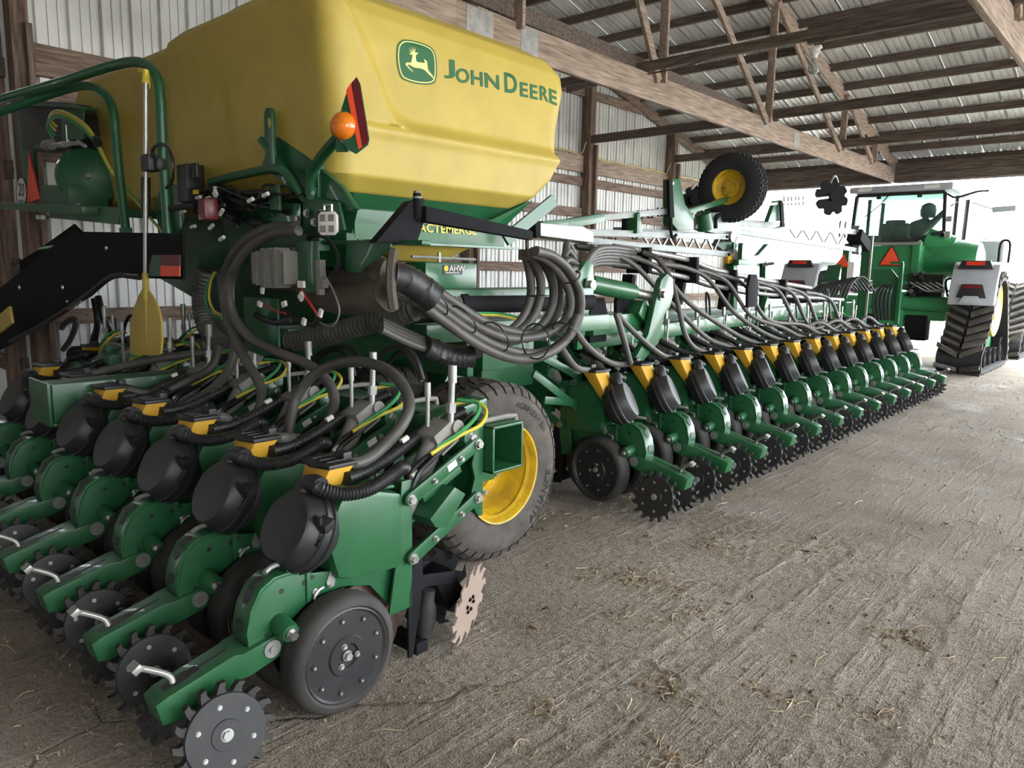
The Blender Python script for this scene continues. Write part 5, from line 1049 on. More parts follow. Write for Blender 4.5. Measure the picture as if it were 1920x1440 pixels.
# ---------------------------------------------------------------- steel seed pipes along the wing
PX = -3.38
pipes = thing('seed_pipes', 'stacked dark steel seed pipes running along the folded wing', 'pipe', P(1200, 480, x=PX)); L0 = V(pipes.location)
rows = [[(1150, 462), (1200, 469), (1290, 487), (1345, 507), (1450, 528), (1520, 540)], [(1150, 478), (1200, 485), (1290, 504), (1345, 520), (1450, 543), (1540, 553)], [(1150, 494), (1200, 502), (1290, 521), (1345, 537), (1440, 552), (1580, 562)]]
for k, rr in enumerate(rows):
    for j in range(2):
        b = MB(); b.tube([P(u, v+j*2, x=PX-.06*j)-L0 for u, v in rr], .023, 10, sub=3); b.build('pipe', 'black_steel' if j else 'zinc', pipes)
for (u, v0, v1) in ((1198, 464, 512), (1288, 482, 530), (1362, 506, 548), (1456, 524, 560)):
    a, c = P(u, v0, x=PX-.02), P(u, v1, x=PX-.02); b = MB(); b.beam(a-L0, c-L0, .22, .05, (0, 1, 0)); b.build('pipe_bracket', 'black_steel', pipes, bevel=0.004)
for (u, v, u2, v2) in ((1180, 515, 1175, 560), (1275, 530, 1268, 570), (1360, 548, 1355, 580)):
    b = MB(); b.beam(P(u, v, x=PX-.05)-L0, P(u2, v2, x=PX-.05)-L0, .10, .05, (0, 1, 0)); b.build('bracket_leg', 'black_steel', pipes)
sw = []
for k, (v0, dv) in enumerate(((545, 0), (525, 8), (505, 16), (560, 12), (488, 24), (475, 30))):
    sw.append(X([(1040+k*4, v0), (1066, v0-18), (1092, 500-dv*.3+k*3), (1115, 470+k*5), (1145, 464+k*6), (1190, 470+k*6)], -2.75-.05*k, PX))
hose_thing('bunch of grey hoses rising in an S curve onto the wing pipes', 'wing seed hoses', sw, .023)
b = MB()
WG = 'wing seed hoses'
def wlid(i): return V((WX0-.16, WY0+WP*i-.05, WZ+.845))
starts = {0: [P(1046, 640, x=-2.45), P(1062, 668, x=-2.6), P(1082, 690, x=-2.75)], 1: [P(1062, 585, x=-2.6), P(1078, 620, x=-2.7), P(1110, 658, x=-2.82), P(1150, 682, x=-2.88)], 2: [P(1158, 588, x=-2.9), P(1172, 606, x=-2.9), P(1205, 638, x=-2.9), P(1240, 665, x=-2.9)],
          3: [P(1205, 473, x=-3.30), P(1232, 485, x=-3.2), P(1256, 520, x=-3.1), P(1272, 575, x=-3.0), P(1284, 625, x=-2.95), P(1300, 650, x=-2.92)]}
for i in range(N_WING):
    L1 = wlid(i)
    if i in starts: pts = starts[i]+[L1]
    else:
        ys = L1.y-1.25-(.15*(i % 3)); zz = 1.66-(ys-5.2)*.085 if ys < 9.5 else 1.27
        pts = [V((-3.36, ys-.35, zz+.03)), V((-3.33, ys, zz)), V((-3.26, ys+.30, zz-.10)), V((-3.16, ys+.62, zz-.27-.02*i)), V((-3.04, L1.y-.32, 1.02)), V((-2.95, L1.y-.1, .93)), L1]
    hose_thing(f'grey hose curving down to the {ORD[i]} unit of the wing', WG, [pts], .021)
hose_thing('straight grey hose dropping to a second hopper on the wing', WG, [[P(1155, 588, x=-2.88), P(1162, 610, x=-2.86), P(1172, 645, x=-2.84), P(1182, 682, x=-2.84)]], .021)
for i in range(0, N_WING-1, 2):
    y0 = WY0+WP*i+.25
    hose_thing(f'thin black hydraulic hose arching over the {ORD[i]} wing unit', 'thin black hydraulic hoses over the wing', [[V((-3.32, y0, 1.0)), V((-3.36, y0+.02, 1.22)), V((-3.42, y0+.12, 1.36)), V((-3.46, y0+.26, 1.30)), V((-3.46, y0+.32, 1.05))]], .011, 'hose_black', 7, name='hydraulic_hose')
# ================================================================ folded marker arm above the wing
MX = -3.55
mk = thing('row_marker', 'pale galvanised folded marker boom with lattice rails above the wing', 'marker', P(1100, 440, x=MX))
def mbeam(pts, w, h, m='galv', name='rail', x=MX, bev=0.003):
    for a, c in zip(pts, pts[1:]): b = LB(mk); b.beam(P(*a, x=x), P(*c, x=x), w, h); b.build(name, m, bevel=bev)
b = LB(mk); q = [P(u, v, x=MX) for u, v in ((998, 418), (1078, 424), (1098, 436), (1098, 456), (998, 443))]; b.prism([(p.y, p.z) for p in q], (MX, 0, 0), (0, 1, 0), (0, 0, 1), (1, 0, 0), .16); b.build('hinge_box', 'zinc', bevel=0.01)
b = LB(mk); b.beam(P(990, 416, x=MX+.02), P(992, 446, x=MX+.02), .18, .05); b.hexbolt(P(1006, 421, x=MX+.09), (1, 0, 0), .022, .02); b.build('hinge_post', 'black_steel')
mbeam([(1096, 436), (1362, 444)], .05, .055); mbeam([(1096, 451), (1366, 477)], .05, .055)
for k in range(6):
    u = 1205+k*24; vt, vb = 436+(u-1096)*.030, 451+(u-1096)*.096
    mbeam([(u, vt+2), (u+12, vb+.0)], .018, .018, 'zinc', 'lattice_bar'); mbeam([(u+12, vb), (u+24, vt+3)], .018, .018, 'zinc', 'lattice_bar')
for (u, v) in ((1362, 444), (1366, 477)):
    b = LB(mk); b.lathe([(-.04, .055), (.04, .055)], P(u+6, v, x=MX), (1, 0, 0), 18); b.build('hinge_ear', 'zinc'); b = LB(mk); b.hexbolt(P(u, v, x=MX+.04), (1, 0, 0), .012, .02); b.build('hinge_bolt', 'black_steel')
b = LB(mk); b.beam(P(1345, 448, x=MX-.15), P(1372, 470, x=MX-.05), .10, .14); b.build('hinge_block', 'green')
mbeam([(1382, 417), (1612, 436)], .05, .07, x=MX-.1); mbeam([(1382, 434), (1612, 470)], .05, .06, x=MX-.1)
for k in range(4):
    u = 1480+k*26; vt, vb = 418+(u-1382)*.083, 434+(u-1382)*.157
    mbeam([(u, vt+2), (u+13, vb-1)], .018, .018, 'zinc', 'lattice_bar', x=MX-.1); mbeam([(u+13, vb-1), (u+26, vt+3)], .018, .018, 'zinc', 'lattice_bar', x=MX-.1)
b = LB(mk); b.beam(P(1602, 440, x=MX-.1), P(1618, 462, x=MX-.1), .2, .16); b.build('hinge_block', 'black_steel')
for (u, v) in ((1606, 432), (1606, 468)): b = LB(mk); b.lathe([(-.05, .07), (.05, .07)], P(u, v, x=MX-.1), (1, 0, 0), 18); b.build('hinge_ear', 'galv')
# gusset between the two lattice lengths
b = LB(mk); q = [P(u, v, x=MX-.05) for u, v in ((1296, 428), (1312, 400), (1345, 398), (1384, 415), (1384, 440), (1350, 442))]; b.prism([(p.y, p.z) for p in q], (MX-.05, 0, 0), (0, 1, 0), (0, 0, 1), (1, 0, 0), .08); b.build('gusset', 'galv', bevel=0.008)
b = LB(mk); b.tube([P(1318, 400, x=MX+.02), P(1320, 415, x=MX+.02), P(1322, 430, x=MX+.02)], .08, 12, sub=2); b.build('hinge_barrel', 'green')
b = LB(mk); b.tube([P(1350, 402, x=MX+.02), P(1342, 412, x=MX+.02), P(1342, 428, x=MX+.02)], .02, 8, sub=3); b.build('hinge_strap', 'black_steel')
mbeam([(1160, 428), (1384, 444)], .12, .02, 'galv', 'channel', MX-.12)
# green outer arm folded back over
mbeam([(1012, 424), (1060, 420), (1128, 408)], .06, .07, 'green', 'outer_arm'); mbeam([(1128, 408), (1250, 396)], .05, .05, 'galv', 'outer_arm')
b = LB(mk); q = [P(u, v, x=MX) for u, v in ((1184, 402), (1188, 398), (1194, 436), (1183, 438))]; b.prism([(p.y, p.z) for p in q], (MX, 0, 0), (0, 1, 0), (0, 0, 1), (1, 0, 0), .12); b.build('cradle', 'green', bevel=0.003)
b = LB(mk); q = [P(u, v, x=MX-.06) for u, v in ((1170, 401), (1186, 399), (1186, 433), (1170, 433))]; b.prism([(p.y, p.z) for p in q], (MX-.06, 0, 0), (0, 1, 0), (0, 0, 1), (1, 0, 0), .05); b.build('cradle', 'black_steel', bevel=0.003)
def ubolts(us, slope, x):
    for (u, v) in us:
        b = LB(mk); b.tube([P(u-4, v-8, x=x), P(u-4, v+8, x=x), P(u+4, v+8, x=x), P(u+4, v-8, x=x)], .008, 6, sub=1); b.build('u_bolt', 'black_steel')
ubolts([(1200, 402), (1219, 400), (1237, 397), (1190, 440), (1137, 454), (1150, 454)], 0, MX)
# tall green plate, its gauge wheel and disc
b = LB(mk); q = [P(u, v, x=MX) for u, v in ((1252, 336), (1266, 336), (1276, 384), (1292, 404), (1292, 432), (1262, 432), (1252, 420))]; b.prism([(p.y, p.z) for p in q], (MX, 0, 0), (0, 1, 0), (0, 0, 1), (1, 0, 0), .10); b.build('wheel_bracket', 'green', bevel=0.006)
b = LB(mk); q = [P(u, v, x=MX+.06) for u, v in ((1252, 338), (1258, 336), (1262, 408), (1254, 408))]; b.prism([(p.y, p.z) for p in q], (MX+.06, 0, 0), (0, 1, 0), (0, 0, 1), (1, 0, 0), .03); b.build('wheel_bracket', 'black_steel')
b = LB(mk); b.lathe([(0, .016), (.01, .014)], P(1261, 344, x=MX+.05), (1, 0, 0), 12); b.build('bracket_bolt', 'zinc')
b = LB(mk); b.tube([P(1258, 404, x=MX+.05), P(1258, 435, x=MX+.05), P(1262, 446, x=MX+.05), P(1268, 440, x=MX+.05)], .014, 8, sub=3); b.build('stop_rod', 'black_steel')
mbeam([(1285, 398), (1370, 372)], .06, .05, 'green', 'axle_arm')
mbeam([(1420, 385), (1480, 379), (1552, 370)], .03, .03, 'zinc', 'disc_arm', MX+.02)
for u in (1474, 1488, 1502): ubolts([(u, 376)], 0, MX+.02)
b = LB(mk); q = [P(u, v, x=MX) for u, v in ((1450, 377), (1464, 375), (1470, 414), (1436, 416))]; b.prism([(p.y, p.z) for p in q], (MX, 0, 0), (0, 1, 0), (0, 0, 1), (1, 0, 0), .05); b.build('cradle', 'green', bevel=0.003)
b = LB(mk); q = [P(u, v, x=MX+.05) for u, v in ((1462, 376), (1467, 380), (1470, 425), (1452, 428), (1464, 424))]; b.prism([(p.y, p.z) for p in q], (MX+.05, 0, 0), (0, 1, 0), (0, 0, 1), (1, 0, 0), .02); b.build('cradle', 'black_steel')
def notched_disc(label, c, R, n, ax):
    t = thing('marker_disc', label, 'disc', c); a1, a2, d = axes(ax); pts = []
    for k in range(n):
        w = 2*PI*k/n
        for dw, rr in ((.06, .98), (.18, 1.0), (.36, 1.0), (.46, .97), (.52, .86), (.58, .80), (.66, .80), (.73, .88)): pts.append((R*rr*math.cos(w+dw*2*PI/n*1.3), R*rr*math.sin(w+dw*2*PI/n*1.3)))
    b = MB(); b.prism(pts, (0, 0, 0), a1, a2, d, .008); b.build('disc_blade', 'black_steel', t)
    b = MB(); b.lathe([(-.05, .05), (.05, .05)], (0, 0, 0), d, 16); b.build('disc_hub', 'black_steel', t)
    b = MB(); b.tube([a2*0+V((math.cos(PI*.25+PI*.5*k/8)*R*.9*.0, math.sin(-PI*.3+PI*.6*k/8)*R*.72, math.cos(-PI*.3+PI*.6*k/8)*R*1.10))+d*.05 for k in range(9)], .012, 6, sub=1); b.build('disc_scraper', 'zinc', t)
    return t
notched_disc('black notched marker disc hanging near the tractor cab', P(1559, 370, x=MX), .235, 8, (.75, -.62, .1))
notched_disc('small dark notched disc behind the tall green plate by the wall', P(1302, 376, x=-4.2), .16, 8, (.6, -.8, 0))
mw = thing('raised_gauge_tyre', 'small yellow-rimmed wheel with a diamond tread tyre raised on the marker arm', 'wheel', P(1373, 352, x=-3.50))
wax = V((.08, -1, -.03)).normalized(); R = .335
b = MB(); b.lathe([(-.10, .17), (-.11, .22), (-.105, .27), (-.085, .315), (-.05, R-.004), (.05, R-.004), (.085, .315), (.105, .27), (.11, .22), (.10, .17)], (0, 0, 0), wax, 40, cap=False); ty = b.build('tyre', 'tyre_dark', mw)
b = MB(); a1, a2, d = axes(wax); N = 44
for k in range(N):
    for j in range(5):
        w = 2*PI*(k+.5*(j % 2))/N; xx = (j-2)*.036; rr = R-.004-(.010 if abs(j-2) == 2 else 0); r_ = a1*math.cos(w)+a2*math.sin(w); tt = -a1*math.sin(w)+a2*math.cos(w)
        c0 = r_*rr+d*xx; up2 = r_*.010
        b.add([c0+tt*.017, c0+d*.017, c0-tt*.017, c0-d*.017, c0+tt*.014+up2, c0+d*.014+up2, c0-tt*.014+up2, c0-d*.014+up2], [(4, 5, 6, 7), (0, 1, 5, 4), (1, 2, 6, 5), (2, 3, 7, 6), (3, 0, 4, 7)])
stuff(b.build('tread_block', 'tyre_dark', ty))
b = MB(); b.lathe([(.085, .165), (.095, .172), (.09, .160), (.05, .145), (.03, .10), (.045, .09), (.045, .05), (.07, .045), (.07, 0)], (0, 0, 0), wax, 30, cap=False); rm = b.build('rim', 'yellow_paint', mw)
for k in range(5): b = MB(); w = 2*PI*k/5; b.hexbolt((a1*math.cos(w)+a2*math.sin(w))*.075+wax*.04, wax, .008, .014); b.build('lug_nut', 'steel', rm)
# cradle post standing on the wing
cr_ = thing('cradle_post', 'green forked post on the wing that cradles the marker arm', 'post', P(1432, 600, x=-3.45))
b = LB(cr_); b.beam(P(1430, 600, x=-3.45), P(1432, 490, x=-3.45), .07, .07, (0, 1, 0)); b.beam(P(1380, 492, x=-3.45), P(1436, 494, x=-3.45), .06, .06); b.build('post', 'green', bevel=0.004)
b = LB(cr_); q = [P(u, v, x=-3.45) for u, v in ((1388, 455), (1392, 455), (1408, 480), (1418, 478), (1436, 457), (1440, 460), (1436, 494), (1386, 492))]; b.prism([(p.y, p.z) for p in q], (-3.45, 0, 0), (0, 1, 0), (0, 0, 1), (1, 0, 0), .05); b.build('fork', 'green', bevel=0.003)
b = LB(cr_); b.beam(P(1425, 497, x=-3.42), P(1448, 494, x=-3.42), .05, .03); b.build('stop', 'black_steel'); b = LB(cr_); q = [P(u, v, x=-3.44) for u, v in ((1432, 555), (1442, 575), (1426, 576))]; b.prism([(p.y, p.z) for p in q], (-3.42, 0, 0), (0, 1, 0), (0, 0, 1), (1, 0, 0), .05); b.build('foot', 'green_clean')
p2_ = thing('cradle_post', 'shorter dark green post left of the forked post on the wing', 'post', P(1372, 560, x=-3.6))
b = LB(p2_); b.beam(P(1372, 580, x=-3.6), P(1372, 450, x=-3.6), .09, .09, (0, 1, 0)); b.build('post', 'green', bevel=0.004); b = LB(p2_); b.box(P(1366, 485, x=-3.55), (.05, .12, .10)); b.build('amber_reflector', 'yellow_small')
# ================================================================ tractor at the open door
TR = thing('tractor', 'green tracked tractor with glass cab standing in the open doorway', 'tractor', (-4.1, 15.0, 0))
def tb_(): return LB(TR)
def track(cx, yo, w, parent_name='track', big=True):
    s = 1.0 if big else .9
    base = [(-.10, .10), (.02, .03), (.9, .03), (2.0, .03), (2.14, .10), (2.20, .25), (2.14, .42), (1.62, 1.25), (1.45, 1.46), (1.15, 1.56), (.85, 1.50), (.62, 1.28), (.18, .62), (-.10, .38), (-.17, .24)]
    out = [V((0, yo+a*s, c*s)) for a, c in base]; out = smooth_path(out+out[:1], 4)[:-1]; n = len(out)
    cen = sum(out, V())/n
    inn = []
    for i in range(n):
        d = (out[(i+1) % n]-out[i-1]).normalized(); nn = V((0, d.z, -d.y)); nn = nn if nn.dot(cen-out[i]) > 0 else -nn; inn.append(out[i]+nn*.055)
    b = tb_(); vs = []
    for x in (cx-w/2, cx+w/2): vs += [V((x, q.y, q.z)) for q in out]+[V((x, q.y, q.z)) for q in inn]
    fs = []
    for i in range(n):
        j = (i+1) % n; fs += [(i, j, 2*n+j, 2*n+i), (n+i, 3*n+i, 3*n+j, n+j), (i, n+i, n+j, j), (2*n+i, 2*n+j, 3*n+j, 3*n+i)]
    b.add(vs, fs); tk_ = b.build(parent_name, 'tyre_dark', TR)
    pts = resample(out+out[:1], .165)
    for side in (-1, 1):
        b = tb_()
        for i in range(len(pts)-1):
            q, q2 = pts[i], pts[i+1]; d = (q2-q).normalized(); nn = V((0, -d.z, d.y)); nn = nn if nn.dot(q-cen) > 0 else -nn
            a = V((cx+side*.02, q.y, q.z))+d*.02; e = V((cx+side*w/2, q.y, q.z))-d*.14
            a = a+d*.0; h = nn*.06; wd = d*.045
            b.add([a-wd, a+wd, e+wd, e-wd, a-wd*.8+h, a+wd*.8+h, e+wd*.8+h, e-wd*.8+h], [(3, 2, 1, 0), (4, 5, 6, 7), (0, 1, 5, 4), (1, 2, 6, 5), (2, 3, 7, 6), (3, 0, 4, 7)])
        o = b.build('track_lug', 'tyre', TR); o.parent = tk_; o.location = (0, 0, 0); stuff(o)
    for (a, c, r, m) in ((1.15, 1.02, .46, 'yellow_paint'), (.15, .30, .22, 'black_steel'), (1.95, .30, .22, 'black_steel'), (.62, .20, .16, 'black_steel'), (1.05, .20, .16, 'black_steel'), (1.48, .20, .16, 'black_steel')):
        b = tb_(); c0 = V((cx, yo+a*s, c*s)); r *= s
        b.lathe([(-w*.40, r*.4), (-w*.40, r), (w*.38, r), (w*.40, r*.92), (w*.36, r*.80), (w*.34, r*.4), (w*.38, r*.35), (w*.38, 0)], c0, (1, 0, 0), 26); o = b.build('sprocket' if m[0] == 'y' else 'roller', m, TR); o.parent = tk_
    b = tb_(); b.prism([(yo+.25*s, .35*s), (yo+1.8*s, .35*s), (yo+1.5*s, .9*s), (yo+1.1*s, 1.1*s), (yo+.7*s, .75*s)], (cx+w*.05, 0, 0), (0, 1, 0), (0, 0, 1), (1, 0, 0), .16); o = b.build('track_frame', 'green_tractor', TR); o.parent = tk_
TCX = -4.02
track(-2.60, 13.78, .64); track(-5.44, 13.78, .64)
track(-2.55, 17.2, .60, big=False); track(-5.5, 17.2, .60, big=False)
def fender(sx, x0, x1, m):
    b = tb_(); pr = [(14.02, 1.10), (14.05, 1.35), (14.22, 1.74), (14.36, 1.80), (15.6, 1.80), (15.7, 1.74), (14.42, 1.68), (14.25, 1.55), (14.16, 1.12)]
    b.prism(pr, ((x0+x1)/2, 0, 0), (0, 1, 0), (0, 0, 1), (1, 0, 0), x1-x0); b.build('fender', m, bevel=0.02)
    b = tb_(); q = [(x0+.08, 1.68), (x0+.13, 1.82), (x1-.13, 1.82), (x1-.08, 1.68)]; b.prism(q, (0, 14.16, 0), (1, 0, 0), (0, 0, 1), (0, 1, .0), .06); b.build('lamp_housing', 'black_plastic', bevel=0.004)
    b = tb_(); b.box(((x0+x1)/2, 14.12, 1.775), (.26, .02, .06)); b.build('tail_light', 'red', label='red tail light')
    b = tb_(); b.prism([(x0+.12, 1.22), (x0+.19, 1.44), (x1-.19, 1.44), (x1-.12, 1.22)], (0, 14.04, 0), (1, 0, 0), (0, 0, 1), (0, 1, 0), .05); b.build('step_recess', 'black_plastic', bevel=0.004)
    b = tb_(); b.box(((x0+x1)/2, 14.0, 1.40), (.24, .02, .05)); b.build('reflector', 'red_dark')
    b = tb_(); b.prism([((x0+x1)/2-.17, 1.13), ((x0+x1)/2-.10, 1.25), ((x0+x1)/2+.10, 1.25), ((x0+x1)/2+.17, 1.13)], (0, 14.0, 0), (1, 0, 0), (0, 0, 1), (0, 1, 0), .03); b.build('fender_step', 'fender', bevel=0.004)
fender(1, -2.92, -2.26, 'fender'); fender(-1, -5.78, -5.12, 'fender')
# chassis, axle, hitch
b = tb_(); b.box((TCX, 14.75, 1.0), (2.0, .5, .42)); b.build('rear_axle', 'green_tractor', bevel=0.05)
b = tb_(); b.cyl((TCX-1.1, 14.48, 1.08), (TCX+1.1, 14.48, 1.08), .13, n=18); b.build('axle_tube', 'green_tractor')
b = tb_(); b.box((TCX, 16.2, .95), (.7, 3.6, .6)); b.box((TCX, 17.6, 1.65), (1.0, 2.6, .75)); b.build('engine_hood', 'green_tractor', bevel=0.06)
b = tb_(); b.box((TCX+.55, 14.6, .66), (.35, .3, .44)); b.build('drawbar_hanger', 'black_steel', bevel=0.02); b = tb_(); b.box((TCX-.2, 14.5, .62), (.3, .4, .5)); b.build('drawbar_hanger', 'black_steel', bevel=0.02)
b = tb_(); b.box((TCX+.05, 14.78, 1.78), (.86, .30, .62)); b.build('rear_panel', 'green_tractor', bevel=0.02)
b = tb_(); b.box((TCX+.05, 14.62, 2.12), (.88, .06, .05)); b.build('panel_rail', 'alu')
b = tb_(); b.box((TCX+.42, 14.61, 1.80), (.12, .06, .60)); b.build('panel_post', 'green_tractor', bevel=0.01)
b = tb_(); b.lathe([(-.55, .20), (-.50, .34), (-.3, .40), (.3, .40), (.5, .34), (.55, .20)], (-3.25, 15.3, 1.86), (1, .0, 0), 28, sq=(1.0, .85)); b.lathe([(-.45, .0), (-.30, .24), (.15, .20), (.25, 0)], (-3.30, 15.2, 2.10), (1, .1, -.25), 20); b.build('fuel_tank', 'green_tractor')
b = tb_(); b.prism([(-.42, -.12), (-.15, .0), (-.38, .12)], (-3.2, 14.88, 1.93), (1, 0, 0), (0, 0, 1), (0, 1, 0), .05); b.build('tank_strut', 'green_tractor')
random.seed(11)
b = tb_()
for k in range(14): q = V((random.uniform(-3.65, -3.15), 14.5, random.uniform(1.2, 1.55))); b.cyl(q, q+V((random.uniform(-.1, .1), -.1, random.uniform(-.05, .1))), random.uniform(.02, .045), n=8)
b.box((-3.4, 14.65, 1.38), (.55, .2, .42)); stuff(b.build('hydraulic_coupler', 'black_plastic'))
b = tb_()
for k in range(5): b.tube([V((-3.6+.1*k, 14.4, 1.45)), V((-3.45+.1*k, 14.3, 1.38)), V((-3.3+.08*k, 14.4, 1.30)), V((-3.1, 14.5, 1.35))], .012, 6)
stuff(b.build('coupler_line', 'zinc'))
b = tb_(); b.tube([(-2.98, 14.3, 1.22), (-3.02, 14.25, 1.45), (-2.97, 14.25, 1.52), (-2.80, 14.3, 1.52)], .018, 8, sub=3); b.build('grab_handle', 'black_steel')
# slow moving vehicle triangle
b = tb_(); b.prism([(-.20, -.17), (.20, -.17), (0, .20)], (-4.0, 14.60, 1.90), (1, 0, 0), (0, 0, 1), (0, 1, 0), .015); b.build('triangle_border', 'red_dark')
b = tb_(); b.prism([(-.17, -.15), (.17, -.15), (0, .165)], (-4.0, 14.588, 1.90), (1, 0, 0), (0, 0, 1), (0, 1, 0), .01); b.build('triangle_field', 'red_orange', label='bright red slow-moving triangle')
# cab
Y0, Y1 = 15.02, 16.65; XL, XR_ = -4.86, -3.27
def cabp(x, y, z): return V((x, y, z))
frame = [(XL+.02, 2.28), (XL+.06, 3.02), (XR_-.06, 3.02), (XR_-.02, 2.34), (-3.75, 2.20), (-4.2, 2.14), (-4.6, 2.14)]
for i in range(len(frame)):
    a, c = frame[i], frame[(i+1) % len(frame)]; b = tb_(); b.beam((a[0], Y0, a[1]), (c[0], Y0, c[1]), .06, .075, (0, 1, 0)); b.build('window_frame', 'black_plastic', bevel=0.01)
b = tb_(); b.add([(x, Y0+.01, z) for x, z in frame], [tuple(range(len(frame)))]); b.build('rear_glass', 'cab_glass')
for x in (XL+.04, XR_-.04):
    b = tb_(); b.add([(x, Y0, 2.3), (x, Y1, 2.1), (x, Y1+.1, 3.02), (x, Y0, 3.02)], [(0, 1, 2, 3)]); b.build('side_glass', 'cab_glass')
    b = tb_(); b.beam((x, Y1, 1.6), (x, Y1+.1, 3.02), .07, .07); b.beam((x, Y0+.85, 2.0), (x, Y0+.85, 3.02), .06, .06); b.beam((x, Y0, 2.3), (x, Y1, 1.9), .06, .10); stuff(b.build('pillar', 'black_plastic'))
b = tb_(); b.add([(XL+.04, Y1, 1.9), (XR_-.04, Y1, 1.9), (XR_-.04, Y1+.1, 3.02), (XL+.04, Y1+.1, 3.02)], [(0, 1, 2, 3)]); b.build('front_glass', 'cab_glass')
b = tb_(); b.box((TCX-.03, 15.85, 3.11), (1.72, 1.95, .12)); b.build('cab_roof', 'fender', bevel=0.045)
for x in (-4.62, -3.52): b = tb_(); b.box((x, 14.88, 3.11), (.24, .03, .06)); b.build('roof_light', 'white')
b = tb_(); b.box((TCX-.1, 14.88, 3.08), (.8, .03, .05)); b.build('roof_vent', 'fender', bevel=0.004)
for x in (-4.40, -3.72): b = tb_(); b.box((x, 14.97, 2.99), (.08, .05, .10)); b.build('hinge', 'black_plastic', bevel=0.012)
b = tb_(); b.tube([(-4.2, 14.97, 3.05), (-4.35, 14.95, 2.85), (-4.62, 14.95, 2.62)], .010, 6, sub=1); b.build('wiper', 'black_steel')
b = tb_(); b.box((TCX, 15.85, 2.0), (1.5, 1.5, .12)); b.box((TCX+.3, 16.7, 2.05), (.5, .3, .5)); b.build('cab_floor', 'black_plastic', bevel=0.02)
b = tb_(); b.box((-4.25, 15.62, 2.28), (.50, .14, .52), (.08, 0, 0)); b.box((-4.25, 15.60, 2.50), (.36, .10, .20)); b.build('driver_seat', 'cloth', bevel=0.05)
b = tb_(); b.box((-4.62, 15.6, 2.20), (.30, .4, .22)); b.build('arm_console', 'cloth', bevel=0.04)
for k, (z, h) in enumerate(((2.55, .10), (2.38, .12))): b = tb_(); b.box((XR_+.05, 14.98, z-.1*k), (.09, .05, h)); b.build('mirror_bracket', 'alu', bevel=0.01)
b = tb_(); b.tube([(XR_-.02, 15.0, 2.98), (XR_+.1, 15.1, 2.92), (XR_+.35, 15.3, 3.02), (XR_+.5, 15.5, 3.05)], .018, 8, sub=3); b.build('mirror_arm', 'black_steel')
b = tb_(); b.box((-2.62, 16.2, 2.78), (.36, .08, .10), (0, -.05, 0)); b.tube([(-3.2, 16.6, 2.95), (-2.95, 16.4, 2.85), (-2.8, 16.2, 2.79)], .02, 6); b.build('side_mirror', 'fender', bevel=0.02)
b = tb_(); b.cyl((-2.75, 17.2, 1.7), (-2.72, 17.2, 2.75), .09, .07, 16); b.cyl((-2.95, 17.0, 1.5), (-2.95, 17.0, 2.3), .16, n=16); b.build('exhaust_stack', 'fender')
b = tb_(); b.box((-2.85, 16.6, 1.95), (.55, .5, .55)); b.build('step_box', 'fender', bevel=0.04)
b = tb_(); b.tube([(-2.60, 16.1, 1.8), (-2.60, 16.1, 2.15), (-2.52, 16.1, 2.22), (-2.45, 16.1, 2.15), (-2.45, 16.1, 1.8)], .02, 8, sub=3); b.build('step_rail', 'black_steel')
for k, (x, z) in enumerate(((XL-.1, 2.50), (XL-.2, 2.52))): b = tb_(); b.tube([(x, 15.0, z-.25), (x-.01, 15.0, z), (x+.01, 15.0, z+.05)], .016, 6, sub=2); b.build('antenna', 'black_steel')
# driver inside the cab, turned and reaching up to the right
pe = thing('person', 'person in a hooded grey jacket leaning and reaching up inside the tractor cab', 'person', (-3.92, 15.72, 2.06))
def skin_body(name, joints, edges, mtl, parent, sub=2):
    me = bpy.data.meshes.new(name); me.from_pydata([V(j[0]) for j in joints], edges, []); o = bpy.data.objects.new(name, me); COL.objects.link(o)
    mod = o.modifiers.new('skin', 'SKIN'); sk = me.skin_vertices[0].data
    for i, j in enumerate(joints): sk[i].radius = j[1] if isinstance(j[1], tuple) else (j[1], j[1]); sk[i].use_root = (i == 0)
    s_ = o.modifiers.new('sub', 'SUBSURF'); s_.levels = sub; s_.render_levels = sub
    dg = bpy.context.evaluated_depsgraph_get(); dg.update(); m2 = bpy.data.meshes.new_from_object(o.evaluated_get(dg)); o.modifiers.clear(); o.data = m2; m2.materials.clear(); m2.materials.append(MAT[mtl])
    for p in m2.polygons: p.use_smooth = True
    o.parent = parent; return o
J = [((0, 0, .0), (.17, .13)), ((.03, 0, .22), (.17, .12)), ((.10, 0, .42), (.19, .12)), ((.15, -.01, .53), (.07, .07)), ((.17, -.02, .58), (.055, .055)),
     ((.28, -.02, .47), .072), ((.40, -.06, .60), .058), ((.50, -.10, .70), .046), ((.56, -.12, .745), .036),
     ((-.06, -.02, .44), .072), ((-.12, -.12, .24), .056), ((.0, -.22, .12), .045), ((.06, -.24, .10), .036),
     ((.10, .12, -.02), .10), ((.12, .45, -.02), .085), ((-.10, .12, -.02), .10), ((-.10, .45, -.02), .085), ((.13, .52, -.30), .06), ((-.10, .52, -.30), .06)]
E_ = [(0, 1), (1, 2), (2, 3), (3, 4), (2, 5), (5, 6), (6, 7), (7, 8), (2, 9), (9, 10), (10, 11), (11, 12), (0, 13), (13, 14), (14, 17), (0, 15), (15, 16), (16, 18)]
skin_body('jacket_body', J, E_, 'cloth', pe)
b = MB(); b.ball((.20, -.03, .70), .098, 18, sc=(.95, 1, 1.15)); b.ball((.205, .075, .685), .018, 8); b.build('head', 'skin', pe)
b = MB(); b.lathe([(-.14, .10), (-.10, .13), (0, .135), (.08, .115), (.12, .06), (.135, 0)], (.195, -.055, .71), (0.05, -.15, 1), 18); b.build('hood', 'cloth', pe)
